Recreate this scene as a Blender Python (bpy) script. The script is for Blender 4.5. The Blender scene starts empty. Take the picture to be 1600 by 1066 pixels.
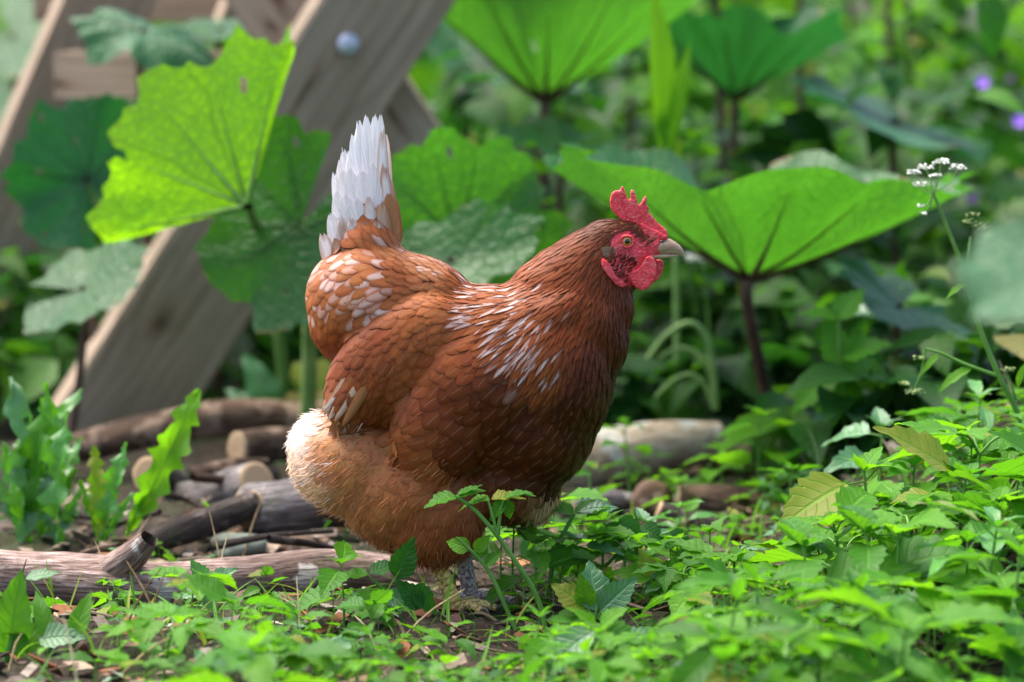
import bpy, bmesh, math, random
import numpy as np
from mathutils import Vector, Matrix, Quaternion
from mathutils.bvhtree import BVHTree
from math import radians, sin, cos, pi, sqrt, atan2

S = bpy.context.scene
COL = S.collection
rng = random.Random(11)
nrg = np.random.default_rng(7)

# ---------------------------------------------------------------- camera
CAMD, CAMH, AIMZ = 3.375, 0.55, 0.24          # metres: hen plane is y = 0
PITCH = math.atan2(CAMH - AIMZ, CAMD)
FPX = 6000.0                                   # 135 mm on 36 mm, in pixels of the 1600 px photo
CP = Vector((0, -CAMD, CAMH))
FW = Vector((0, cos(PITCH), -sin(PITCH)))
UP = Vector((0, sin(PITCH), cos(PITCH)))
RT = Vector((1, 0, 0))
cd = bpy.data.cameras.new('camera')
cam = bpy.data.objects.new('camera', cd)
COL.objects.link(cam)
cam.location = CP
cam.rotation_euler = (pi / 2 - PITCH, 0, 0)
cd.sensor_width = 36
cd.lens = 135
cd.clip_start = 0.05
cd.clip_end = 500
cd.dof.use_dof = True
cd.dof.focus_distance = (CP - Vector((0, -0.04, 0.3))).length
cd.dof.aperture_fstop = 4.6
S.camera = cam

# ---------------------------------------------------------------- world, sun, exposure
W = bpy.data.worlds.new("World")
S.world = W
W.use_nodes = True
wn = W.node_tree
wn.nodes.clear()
sky = wn.nodes.new('ShaderNodeTexSky')
sky.sky_type = 'NISHITA'
sky.sun_disc = False
SUN_DIR = Vector((-0.50, 0.30, 1.2)).normalized()    # towards the sun: behind, to the left, high
sky.sun_elevation = math.asin(SUN_DIR.z)
sky.sun_rotation = atan2(SUN_DIR.x, SUN_DIR.y)
sky.air_density = 0.7
sky.dust_density = 4.0
sky.ozone_density = 0.6
bg = wn.nodes.new('ShaderNodeBackground')
bg.inputs['Strength'].default_value = 0.105
wo = wn.nodes.new('ShaderNodeOutputWorld')
wn.links.new(sky.outputs[0], bg.inputs['Color'])
wn.links.new(bg.outputs[0], wo.inputs['Surface'])
sl = bpy.data.lights.new('sun', 'SUN')
sl.energy = 1.5
sl.angle = radians(60)
sl.color = (1.0, 0.95, 0.86)
sun = bpy.data.objects.new('sun', sl)
COL.objects.link(sun)
sun.rotation_euler = (-SUN_DIR).to_track_quat('-Z', 'Y').to_euler()
vs = S.view_settings
vs.view_transform = 'Standard'
vs.look = 'None'
vs.gamma = 1
vs.use_curve_mapping = False
vs.exposure = 2.1
S.render.engine = 'CYCLES'
S.cycles.max_bounces = 8
S.cycles.transparent_max_bounces = 4
S.cycles.use_denoising = True

# ---------------------------------------------------------------- pixels of the photo <-> points of the place
def at(px, py, y):
    d = FW * FPX + RT * (px - 800) + UP * (533 - py)
    t = (y - CP.y) / d.y
    return CP + d * t
def ppm(y):                                    # photo pixels per metre at depth y
    return FPX / (CAMD + y)
def proj(p):
    v = Vector(p) - CP
    d = v.dot(FW)
    return 800 + FPX * v.dot(RT) / d, 533 - FPX * v.dot(UP) / d

def smooth(a, b, x):
    t = np.clip((np.asarray(x, float) - a) / (b - a), 0, 1)
    return t * t * (3 - 2 * t)
def gh(x, y):                                  # ground height
    x = np.asarray(x, float); y = np.asarray(y, float)
    h = 0.12 * smooth(0.23, 0.56, x) * smooth(-0.45, 0.1, y) * (1 - smooth(0.5, 1.2, y))
    h = h + 0.010 * np.sin(x * 9 + 1.3) * np.sin(y * 8 + .4) + 0.006 * np.sin(x * 23 + y * 17)
    h = h * (1 - np.exp(-((x + .05) ** 2 + (y) ** 2) / .02) * .8)
    h = h + 0.03 * smooth(1.0, 2.0, y) * np.sin(x * 3.1 + .5) + 0.10 * smooth(2, 7, y)
    return h
def ground(px, py):
    d = FW * FPX + RT * (px - 800) + UP * (533 - py)
    t = -CP.z / d.z
    for _ in range(12):
        p = CP + d * t
        t = (float(gh(p.x, p.y)) - CP.z) / d.z
    return CP + d * t
def on_ground(x, y, dz=0.0):
    return Vector((x, y, float(gh(x, y)) + dz))

# ---------------------------------------------------------------- objects
def tag(o, label=None, cat=None, group=None, kind=None):
    if label: o['label'] = label
    if cat: o['category'] = cat
    if group: o['group'] = group
    if kind: o['kind'] = kind
    return o
def empty(name, loc, label, cat, group=None, rot=None):
    o = bpy.data.objects.new(name, None)
    COL.objects.link(o)
    o.empty_display_size = .02
    o.location = loc
    if rot is not None: o.rotation_euler = rot
    return tag(o, label, cat, group)
def mesh_from(name, V, F, mat=None, luv=None, tint=None, tint2=None, smooth_=True, mats=None, fm=None):
    me = bpy.data.meshes.new(name)
    V = np.asarray(V, float)
    if isinstance(F, np.ndarray) and F.ndim == 2:
        n, k = F.shape
        me.vertices.add(len(V)); me.vertices.foreach_set('co', V.astype(np.float32).ravel())
        me.loops.add(n * k); me.loops.foreach_set('vertex_index', F.astype(np.int32).ravel())
        me.polygons.add(n)
        me.polygons.foreach_set('loop_start', np.arange(0, n * k, k, dtype=np.int32))
        me.polygons.foreach_set('loop_total', np.full(n, k, np.int32))
        me.update(calc_edges=True)
    else:
        me.from_pydata([tuple(v) for v in V], [], [tuple(int(i) for i in f) for f in F])
        me.update()
    if luv is not None:
        a = me.attributes.new('luv', 'FLOAT_VECTOR', 'POINT'); a.data.foreach_set('vector', np.asarray(luv, np.float32).ravel())
    for nm, c in (('tint', tint), ('tint2', tint2)):
        if c is not None:
            c = np.asarray(c, np.float32)
            c4 = np.ones((len(c), 4), np.float32); c4[:, :c.shape[1]] = c
            a = me.attributes.new(nm, 'FLOAT_COLOR', 'POINT'); a.data.foreach_set('color', c4.ravel())
    if mats:
        for m in mats: me.materials.append(m)
        if fm is not None: me.polygons.foreach_set('material_index', np.asarray(fm, np.int32))
    elif mat: me.materials.append(mat)
    me.polygons.foreach_set('use_smooth', np.full(len(me.polygons), bool(smooth_)))
    return me
def link(name, me, parent=None, mw=None):
    o = bpy.data.objects.new(name, me)
    COL.objects.link(o)
    if parent is not None: o.parent = parent
    if mw is not None: o.matrix_local = mw
    return o
def local(parent, m):                           # world matrix -> local under an unscaled parent
    return parent.matrix_basis.inverted() @ m
class MB:                                       # collects pieces into one mesh
    def __init__(s): s.V = []; s.F = {3: [], 4: []}; s.L = []; s.T = []; s.T2 = []; s.n = 0
    def add(s, V, F, luv=None, tint=None, tint2=None):
        V = np.asarray(V, float); F = np.asarray(F, int)
        s.V.append(V); s.F[F.shape[1]].append(F + s.n)
        n = len(V)
        s.L.append(np.zeros((n, 3)) if luv is None else np.asarray(luv, float))
        t = np.ones((n, 3)) if tint is None else np.broadcast_to(np.asarray(tint, float), (n, 3))
        s.T.append(t); s.T2.append(t if tint2 is None else np.broadcast_to(np.asarray(tint2, float), (n, 3)))
        s.n += n
    def mesh(s, name, mat=None, sm=True):
        V = np.concatenate(s.V)
        f3 = np.concatenate(s.F[3]) if s.F[3] else None
        f4 = np.concatenate(s.F[4]) if s.F[4] else None
        F = f4 if f3 is None else f3 if f4 is None else [tuple(r) for r in f4] + [tuple(r) for r in f3]
        return mesh_from(name, V, F, mat, np.concatenate(s.L), np.concatenate(s.T), np.concatenate(s.T2), sm)
def frame(P, ydir, nhint, sc=1.0):              # matrix whose Y runs along ydir and Z as near nhint as can be
    y = Vector(ydir).normalized(); z = Vector(nhint); z = z - y * z.dot(y)
    if z.length < 1e-6: z = y.orthogonal()
    z.normalize(); x = y.cross(z)
    m = Matrix((x, y, z)).transposed().to_4x4()
    return Matrix.Translation(P) @ m @ Matrix.Scale(sc, 4)
def xf(M, V):
    M = np.array(M); return V @ M[:3, :3].T + M[:3, 3]

def grid_faces(nr, nc):
    i = np.arange(nr - 1)[:, None] * nc + np.arange(nc - 1)[None, :]
    i = i.ravel()
    return np.stack([i, i + 1, i + 1 + nc, i + nc], 1)
def catmull(pts, n):
    P = [Vector(p) for p in pts]
    if len(P) == 2: return [P[0].lerp(P[1], i / (n - 1)) for i in range(n)]
    P = [P[0] * 2 - P[1]] + P + [P[-1] * 2 - P[-2]]
    out = []
    m = len(P) - 3
    for k in range(n):
        u = k / (n - 1) * m; i = min(int(u), m - 1); t = u - i
        a, b, c, d = P[i:i + 4]
        out.append(0.5 * ((2 * b) + (c - a) * t + (2 * a - 5 * b + 4 * c - d) * t * t + (3 * b - a - 3 * c + d) * t ** 3))
    return out
def tube(pts, radii, sides=8, n=None, noise=0.0, seed=0, caps=True):
    """tapered tube along a smooth path: V, F(quads), luv"""
    if n: pts = catmull(pts, n)
    else: pts = [Vector(p) for p in pts]
    n = len(pts)
    rr = np.interp(np.linspace(0, 1, n), np.linspace(0, 1, len(radii)), radii)
    V, L = [], []
    prev = None; dist = 0
    r = random.Random(seed); ph = [r.uniform(0, 6.3) for _ in range(8)]
    for i, p in enumerate(pts):
        t = (pts[min(i + 1, n - 1)] - pts[max(i - 1, 0)]).normalized()
        if prev is None: x = t.orthogonal().normalized()
        else: x = (prev - t * prev.dot(t)).normalized()
        prev = x; y = t.cross(x)
        if i: dist += (p - pts[i - 1]).length
        for k in range(sides):
            a = 2 * pi * k / sides
            q = rr[i]
            if noise:
                q *= 1 + noise * (sin(2 * a + ph[0] + dist * 20) * .5 + sin(3 * a + ph[1] - dist * 31) * .4 + sin(5 * a + ph[2] + dist * 55) * .25 + sin(dist * 47 + ph[3]) * .5 + r.uniform(-.35, .35))
            V.append(p + (x * cos(a) + y * sin(a)) * q); L.append((k / sides, dist, 0))
    F = []
    for i in range(n - 1):
        for k in range(sides):
            k2 = (k + 1) % sides
            F.append((i * sides + k, i * sides + k2, (i + 1) * sides + k2, (i + 1) * sides + k))
    return np.array([tuple(v) for v in V]), np.array(F), np.array(L)

# ---------------------------------------------------------------- material helpers
class NT:
    def __init__(s, name):
        s.m = bpy.data.materials.new(name); s.m.use_nodes = True
        s.t = s.m.node_tree; s.t.nodes.clear()
        s.out = s.t.nodes.new('ShaderNodeOutputMaterial')
    def n(s, typ, **kw):
        nd = s.t.nodes.new('ShaderNode' + typ)
        for k, v in kw.items(): setattr(nd, k, v)
        return nd
    def put(s, sock, v):
        if hasattr(v, 'is_linked') or isinstance(v, bpy.types.NodeSocket): s.t.links.new(v, sock)
        elif isinstance(v, (tuple, list)) and len(v) == 3 and sock.type == 'RGBA': sock.default_value = (*v, 1)
        else: sock.default_value = v
    def math(s, op, a, b=0.0, c=0.0, clamp=False):
        nd = s.n('Math', operation=op, use_clamp=clamp)
        for i, v in enumerate((a, b, c)): s.put(nd.inputs[i], v)
        return nd.outputs[0]
    def attr(s, name, kind='GEOMETRY'):
        return s.n('Attribute', attribute_name=name, attribute_type=kind)
    def xyz(s, v):
        nd = s.n('SeparateXYZ'); s.put(nd.inputs[0], v); return nd.outputs
    def mix(s, f, a, b, mode='MIX'):
        nd = s.n('Mix', data_type='RGBA', blend_type=mode)
        s.put(nd.inputs[0], f); s.put(nd.inputs[6], a); s.put(nd.inputs[7], b); return nd.outputs[2]
    def step(s, x, a, b):                        # smoothstep a..b -> 0..1
        nd = s.n('MapRange', interpolation_type='SMOOTHSTEP')
        s.put(nd.inputs[0], x); s.put(nd.inputs[1], a); s.put(nd.inputs[2], b); return nd.outputs[0]
    def noise(s, scale, vec=None, detail=3.0, rough=.55, dist=0.0):
        nd = s.n('TexNoise')
        if vec is not None: s.put(nd.inputs['Vector'], vec)
        nd.inputs['Scale'].default_value = scale; nd.inputs['Detail'].default_value = detail
        nd.inputs['Roughness'].default_value = rough; nd.inputs['Distortion'].default_value = dist
        return nd.outputs['Fac']
    def vor(s, scale, vec=None, feat='F1'):
        nd = s.n('TexVoronoi', feature=feat)
        if vec is not None: s.put(nd.inputs['Vector'], vec)
        nd.inputs['Scale'].default_value = scale
        return nd.outputs
    def mapping(s, vec, scale=(1, 1, 1), loc=(0, 0, 0), rot=(0, 0, 0)):
        nd = s.n('Mapping'); s.put(nd.inputs[0], vec)
        nd.inputs['Scale'].default_value = scale; nd.inputs['Location'].default_value = loc; nd.inputs['Rotation'].default_value = rot
        return nd.outputs[0]
    def ramp(s, fac, stops):
        nd = s.n('ValToRGB'); s.put(nd.inputs[0], fac)
        e = nd.color_ramp.elements
        while len(e) < len(stops): e.new(.5)
        for el, (p, c) in zip(e, stops): el.position = p; el.color = (*c, 1)
        return nd.outputs[0]
    def bump(s, h, strength=.3, dist=.001, normal=None):
        nd = s.n('Bump'); nd.inputs['Strength'].default_value = strength; nd.inputs['Distance'].default_value = dist
        s.put(nd.inputs['Height'], h)
        if normal is not None: s.put(nd.inputs['Normal'], normal)
        return nd.outputs[0]
    def bsdf(s, color, rough=.6, spec=.4, normal=None, **kw):
        nd = s.n('BsdfPrincipled')
        s.put(nd.inputs['Base Color'], color); s.put(nd.inputs['Roughness'], rough); s.put(nd.inputs['Specular IOR Level'], spec)
        if normal is not None: s.put(nd.inputs['Normal'], normal)
        for k, v in kw.items(): s.put(nd.inputs[k.replace('_', ' ')], v)
        return nd.outputs[0]
    def done(s, sh):
        s.t.links.new(sh, s.out.inputs['Surface']); return s.m

def leaf_material(name, ca, cb, trans, tw=.4, nside=9, vein=.35, rough=.45, spec=.22, kind='pinnate', veincol=None, under=1.35, quilt=.5):
    N = NT(name)
    L = N.xyz(N.attr('luv').outputs['Vector']); u, t, r = L[0], L[1], L[2]
    oi = N.n('ObjectInfo')
    rnd = N.math('FRACT', N.math('ADD', oi.outputs['Random'], r))
    au = N.math('ABSOLUTE', u)
    base = N.mix(rnd, ca, cb)
    tc = N.n('TexCoord').outputs['Object']
    old = N.step(N.math('FRACT', N.math('MULTIPLY', rnd, 17.31)), .945, .97)
    if kind == 'pinnate': base = N.mix(N.math('MULTIPLY', old, .75), base, (.26, .22, .03))
    nz = N.noise(60, tc, 3)
    base = N.mix(N.math('MULTIPLY', N.step(nz, .35, .75), .35), base, N.mix(.5, base, cb))
    edgeb = N.math('MULTIPLY', N.step(t, .955, .99), N.step(N.noise(25, tc, 3), .52, .62)) if kind == 'radial' else None
    spots = N.step(N.noise(240, tc, 2, .5), .68, .74)
    base = N.mix(N.math('MULTIPLY', spots, .25), base, (.16, .15, .03))
    if kind == 'pinnate':
        mid = N.math('SUBTRACT', 1.0, N.step(au, .03, .13))
        s = N.math('SUBTRACT', N.math('MULTIPLY', t, float(nside)), N.math('MULTIPLY', au, 1.6))
        tri = N.math('ABSOLUTE', N.math('SUBTRACT', N.math('FRACT', s), .5))          # .5 on the side veins
        sv = N.step(tri, .40, .5)
    else:                                         # radial veins of a round leaf: u = angle / pi, t = radius 0..1
        s = N.math('MULTIPLY', u, 4.5)
        s = N.math('ADD', s, N.math('MULTIPLY', N.math('SUBTRACT', N.noise(11, tc, 2), .5), N.math('ADD', .25, N.math('MULTIPLY', t, .5))))
        tri = N.math('ABSOLUTE', N.math('SUBTRACT', N.math('FRACT', s), .5))
        w = N.math('ADD', .012, N.math('MULTIPLY', .03, N.math('SUBTRACT', 1.0, t)))
        w = N.math('DIVIDE', w, N.math('ADD', t, .12))
        mid = N.math('SUBTRACT', 1.0, N.step(tri, N.math('MULTIPLY', w, .35), w))
        s2 = N.math('SUBTRACT', N.math('MULTIPLY', t, 7.0), N.math('MULTIPLY', tri, 5.0))
        tri2 = N.math('ABSOLUTE', N.math('SUBTRACT', N.math('FRACT', s2), .5))
        sv = N.math('MULTIPLY', N.step(tri2, .42, .5), .6)
        cr = N.vor(75, tc, 'DISTANCE_TO_EDGE')[0]
        sv = N.math('MAXIMUM', sv, N.math('MULTIPLY', N.step(cr, .10, .0), .55))
    vn = N.math('MAXIMUM', mid, sv)
    vc = veincol or tuple(min(1, c * 1.9 + .02) for c in cb)
    base = N.mix(N.math('MULTIPLY', vn, vein), base, vc)
    if kind == 'radial': base = N.mix(N.math('MULTIPLY', N.step(N.noise(14, tc, 4, .6), .4, .7), .45), base, N.mix(1.0, base, (.55, .62, .6), 'MULTIPLY'))
    if edgeb is not None: base = N.mix(edgeb, base, (.20, .13, .04))
    base = N.mix(1.0, base, N.attr('tint').outputs['Color'], 'MULTIPLY')
    geo = N.n('NewGeometry')
    bf = geo.outputs['Backfacing']
    pale = N.mix(.35, base, (.16, .22, .12))
    col = N.mix(bf, base, N.mix(1.0, pale, (under, under, under), 'MULTIPLY'))
    h = N.math('ADD', N.math('MULTIPLY', vn, -1.0), N.math('MULTIPLY', tri, -quilt if kind == 'pinnate' else -quilt * .15))
    h = N.math('ADD', h, N.math('MULTIPLY', nz, .35))
    if kind == 'radial': h = N.math('ADD', h, N.math('MULTIPLY', N.step(cr, .0, .35), .35))
    nr = N.bump(h, .55, .0012 if kind == 'pinnate' else .003)
    d = N.bsdf(col, N.math('ADD', rough, N.math('MULTIPLY', bf, .2)), spec, nr)
    tcn = N.mix(N.math('MULTIPLY', vn, .55), N.mix(rnd, trans, tuple(c * .8 for c in trans)), tuple(c * .35 for c in trans))
    tcn = N.mix(1.0, tcn, N.attr('tint').outputs['Color'], 'MULTIPLY')
    if kind == 'radial': tcn = N.mix(N.math('MULTIPLY', N.step(N.noise(9, tc, 5, .6), .42, .66), .5), tcn, N.mix(1.0, tcn, (.5, .62, .5), 'MULTIPLY'))
    tr = N.n('BsdfTranslucent'); N.put(tr.inputs['Color'], tcn); N.put(tr.inputs['Normal'], nr)
    mx = N.n('MixShader'); mx.inputs[0].default_value = tw
    N.t.links.new(d, mx.inputs[1]); N.t.links.new(tr.outputs[0], mx.inputs[2])
    return N.done(mx.outputs[0])
def stem_material(name, ca, cb, spec=.4):
    N = NT(name)
    tc = N.n('TexCoord').outputs['Object']
    c = N.mix(N.step(N.noise(35, tc, 3), .35, .65), ca, cb)
    c = N.mix(1.0, c, N.attr('tint').outputs['Color'], 'MULTIPLY')
    return N.done(N.bsdf(c, .5, spec, N.bump(N.noise(300, N.mapping(tc, (1, 1, .15)), 2), .3, .0006)))

M = {}
M['nettle'] = leaf_material('nettle_leaf', (.030, .14, .008), (.065, .21, .010), (.17, .55, .012), .36, 8)
M['elder'] = leaf_material('ground_elder_leaf', (.030, .135, .008), (.068, .215, .010), (.17, .52, .012), .38, 7, vein=.3)
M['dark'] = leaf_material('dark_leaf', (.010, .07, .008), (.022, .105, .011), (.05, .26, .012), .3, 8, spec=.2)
M['bright'] = leaf_material('bright_leaf', (.058, .205, .008), (.10, .285, .010), (.25, .64, .012), .45, 7)
M['blue'] = leaf_material('bluish_leaf', (.05, .16, .05), (.08, .22, .08), (.12, .4, .06), .25, 8, rough=.32, spec=.6)  # blue sheen of the sky is put into the leaf colour
M['lobed'] = leaf_material('lobed_leaf', (.04, .19, .025), (.08, .28, .03), (.18, .58, .02), .32, 10, rough=.28, spec=.65)
M['grass'] = leaf_material('grass_blade', (.07, .22, .015), (.13, .32, .03), (.25, .6, .03), .35, 1, vein=.15)
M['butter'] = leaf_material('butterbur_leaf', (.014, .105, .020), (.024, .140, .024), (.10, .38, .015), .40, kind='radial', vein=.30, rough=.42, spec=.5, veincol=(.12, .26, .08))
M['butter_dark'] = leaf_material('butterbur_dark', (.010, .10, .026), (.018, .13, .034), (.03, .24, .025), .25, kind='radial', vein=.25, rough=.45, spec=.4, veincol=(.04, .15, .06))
M['butter_lit'] = leaf_material('butterbur_backlit', (.10, .33, .008), (.13, .40, .008), (.44, .92, .006), .58, kind='radial', vein=.5, rough=.55, spec=.2, veincol=(.03, .15, .01), under=1.0)  # backlit copy: the glow of light from behind is put into the colour
M['stem'] = stem_material('green_stem', (.07, .20, .02), (.12, .28, .04))
M['stem_pale'] = stem_material('pale_stem', (.12, .26, .06), (.2, .34, .1))
M['stem_red'] = stem_material('purple_stem', (.06, .03, .025), (.10, .06, .04))
M['stem_brown'] = stem_material('brown_stem', (.05, .032, .018), (.09, .06, .03))

def soil_material():
    N = NT('soil')
    tc = N.n('TexCoord').outputs['Object']
    n1 = N.noise(9, tc, 6, .6); n2 = N.noise(70, tc, 5, .65)
    c = N.ramp(n2, [(.25, (.008, .006, .004)), (.5, (.030, .021, .014)), (.68, (.075, .054, .038)), (.85, (.16, .125, .10))])
    c = N.mix(N.step(n1, .45, .65), c, N.mix(.6, c, (.03, .05, .012)))
    v = N.vor(120, tc)
    c = N.mix(N.math('MULTIPLY', N.step(v[0], .25, .1), N.math('MULTIPLY', N.xyz(v[1])[0], .6)), c, (.16, .12, .085))
    c = N.mix(.0, c, c)
    c = N.mix(N.step(N.n('SeparateXYZ').outputs[1], 0, 1), c, c) if False else c
    h = N.math('ADD', n2, N.math('MULTIPLY', v[0], .6))
    return N.done(N.bsdf(c, .9, .2, N.bump(h, .9, .008)))
M['soil'] = soil_material()

def bark_material(name, dark, mid, light, sc=1.0, moss=0.0):
    N = NT(name)
    L = N.xyz(N.attr('luv').outputs['Vector'])
    tc = N.n('TexCoord').outputs['Object']
    cmb = N.n('CombineXYZ'); N.put(cmb.inputs[0], N.math('MULTIPLY', N.math('SINE', N.math('MULTIPLY', L[0], 2 * pi)), .5))
    N.put(cmb.inputs[1], N.math('MULTIPLY', N.math('COSINE', N.math('MULTIPLY', L[0], 2 * pi)), .5)); N.put(cmb.inputs[2], N.math('MULTIPLY', L[1], 6.0))
    fib = N.noise(5 * sc, N.mapping(cmb.outputs[0], (2.6, 2.6, 1.1)), 6, .65, .4)
    big = N.noise(14, tc, 5, .6)
    c = N.ramp(fib, [(.28, dark), (.48, mid), (.66, light), (.8, tuple(min(1, x * 1.5) for x in light))])
    c = N.mix(N.step(big, .40, .62), c, N.mix(.65, c, dark))
    pt = N.step(N.noise(22, tc, 4, .6), .56, .62)
    c = N.mix(N.math('MULTIPLY', pt, .7), c, tuple(min(.85, x * 1.4 + .03) for x in light))
    if moss:
        c = N.mix(N.math('MULTIPLY', N.step(N.noise(30, tc, 4), .55, .66), moss), c, (.07, .12, .03))
    h = N.math('ADD', fib, N.math('MULTIPLY', big, .6))
    ck = N.step(N.noise(9, N.mapping(cmb.outputs[0], (3.5, 3.5, .8)), 3, .5), .60, .66)
    c = N.mix(N.math('MULTIPLY', ck, .7), c, tuple(x * .5 for x in dark))
    h = N.math('SUBTRACT', h, ck)
    return N.done(N.bsdf(c, .8, .25, N.bump(h, 1.0, .006)))
M['bark_pink'] = bark_material('bark_pinkish', (.09, .055, .045), (.40, .27, .22), (.72, .56, .50), moss=.25)
M['bark_dark'] = bark_material('bark_dark', (.02, .015, .013), (.075, .055, .047), (.17, .13, .11), moss=.3)
M['bark_grey'] = bark_material('bark_grey', (.06, .05, .048), (.21, .18, .175), (.42, .38, .38), moss=.3)
M['bark_brown'] = bark_material('bark_brown', (.04, .022, .014), (.14, .082, .05), (.28, .19, .13))
M['bark_pale'] = bark_material('bark_pale', (.42, .29, .17), (.68, .53, .37), (.80, .68, .53))

def wood_cut_material():
    N = NT('cut_wood')
    L = N.xyz(N.attr('luv').outputs['Vector'])
    tc = N.n('TexCoord').outputs['Object']
    rr = N.math('ADD', L[1], N.math('MULTIPLY', N.noise(40, tc, 3), .12))
    ring = N.math('ABSOLUTE', N.math('SUBTRACT', N.math('FRACT', N.math('MULTIPLY', rr, 8.0)), .5))
    c = N.mix(N.math('MULTIPLY', N.step(ring, .3, .5), .45), (.44, .31, .18), (.24, .14, .07))
    c = N.mix(N.step(N.noise(18, tc, 3), .5, .75), c, (.25, .15, .09))
    return N.done(N.bsdf(c, .75, .2, N.bump(N.noise(150, tc, 3), .4, .001)))
M['cut'] = wood_cut_material()

KNOTS = [(.012, -.175, .009, .022), (-.02, -.315, .013, .022), (.035, -.15, .006, .012), (-.03, .02, .005, .05), (.03, .21, .008, .016)]
def plank_material():
    N = NT('weathered_plank')
    tc = N.n('TexCoord').outputs['Object']
    oi = N.n('ObjectInfo').outputs['Random']
    ofs = N.n('CombineXYZ'); N.put(ofs.inputs[2], N.math('MULTIPLY', oi, 7.3)); N.put(ofs.inputs[0], N.math('MULTIPLY', oi, 3.1))
    va = N.n('VectorMath', operation='ADD'); N.put(va.inputs[0], tc); N.put(va.inputs[1], ofs.outputs[0])
    p = va.outputs[0]
    kn = N.vor(1.0, N.mapping(p, (9, 3, 4.2)))            # stretched cells: the centre of a few is a knot
    kd = kn[0]
    warp = N.math('MULTIPLY', N.step(kd, .55, .0), 1.4)
    gx = N.math('ADD', N.math('MULTIPLY', N.xyz(p)[0], 46.0), warp)
    gx = N.math('ADD', gx, N.math('MULTIPLY', N.noise(3.0, N.mapping(p, (1, 1, .35)), 3), 5.5))
    gr = N.math('ABSOLUTE', N.math('SUBTRACT', N.math('FRACT', gx), .5))
    fine = N.noise(16, N.mapping(p, (9, 9, .35)), 4, .6)
    big = N.noise(5, N.mapping(p, (1.5, 1.5, .6)), 4)
    c = N.mix(N.step(fine, .3, .7), (.25, .185, .125), (.43, .335, .24))
    c = N.mix(N.math('MULTIPLY', N.math('MULTIPLY', N.step(gr, .15, .5), N.step(big, .3, .6)), .5), c, (.17, .115, .075))
    c = N.mix(N.math('MULTIPLY', N.step(big, .42, .68), .55), c, (.40, .315, .235))
    rare = N.step(N.xyz(kn[1])[0], .42, .46)
    knot = N.math('MULTIPLY', N.math('SUBTRACT', 1.0, N.step(kd, .07, .2)), rare)
    c = N.mix(N.math('MULTIPLY', knot, .75), c, (.085, .045, .026))
    xo, _, zo = N.xyz(tc)
    for (kx, kz, ka, kb) in KNOTS:                # knots: dark ovals with a reddish ring
        dx = N.math('DIVIDE', N.math('SUBTRACT', N.math('ADD', xo, N.math('MULTIPLY', N.math('SUBTRACT', N.noise(25, tc, 2), .5), .02)), kx), ka)
        dz = N.math('DIVIDE', N.math('SUBTRACT', zo, kz), kb)
        dd = N.math('SQRT', N.math('ADD', N.math('MULTIPLY', dx, dx), N.math('MULTIPLY', dz, dz)))
        c = N.mix(N.math('MULTIPLY', N.math('SUBTRACT', 1.0, N.step(dd, .5, 1.5)), .6), c, (.16, .085, .05))
        c = N.mix(N.math('MULTIPLY', N.math('SUBTRACT', 1.0, N.step(dd, .25, .6)), .6), c, (.06, .04, .028))
    alg = N.step(N.noise(7, p, 4), .58, .72)
    c = N.mix(N.math('MULTIPLY', alg, .25), c, (.13, .14, .07))
    h = N.math('ADD', N.math('MULTIPLY', gr, -.7), fine)
    return N.done(N.bsdf(c, .78, .25, N.bump(h, .5, .002)))
M['plank'] = plank_material()

def simple(name, col, rough=.5, spec=.4, var=.25, sc=60, bumpd=.0006, metal=0.0, bstr=.4):
    N = NT(name)
    tc = N.n('TexCoord').outputs['Object']
    z = N.noise(sc, tc, 4, .6)
    c = N.mix(N.step(z, .3, .7), tuple(x * (1 - var) for x in col), tuple(min(1, x * (1 + var)) for x in col))
    return N.done(N.bsdf(c, rough, spec, N.bump(z, bstr, bumpd), Metallic=metal))
M['bolt'] = simple('galvanised_bolt', (.50, .54, .62), .38, .5, .2, 90, metal=.5)
M['stone'] = simple('mossy_stone', (.13, .15, .12), .85, .2, .5, 30, .004)
M['petal_white'] = simple('white_petal', (.72, .74, .68), .6, .2, .1)
M['petal_purple'] = simple('purple_petal', (.34, .16, .72), .6, .2, .2)
M['petal_pink'] = simple('pink_petal', (.45, .22, .42), .6, .2, .2)
M['seed'] = simple('green_seed', (.22, .30, .10), .6, .3, .4, 200)
M['litter'] = None
def litter_material():
    N = NT('dry_litter')
    tc = N.n('TexCoord').outputs['Object']
    c = N.attr('tint').outputs['Color']
    z = N.noise(160, tc, 4, .6)
    c = N.mix(1.0, c, N.ramp(z, [(.3, (.55, .55, .55)), (.7, (1.2, 1.2, 1.2))]), 'MULTIPLY')
    return N.done(N.bsdf(c, .8, .25, N.bump(z, .5, .001)))
M['litter'] = litter_material()

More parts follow.
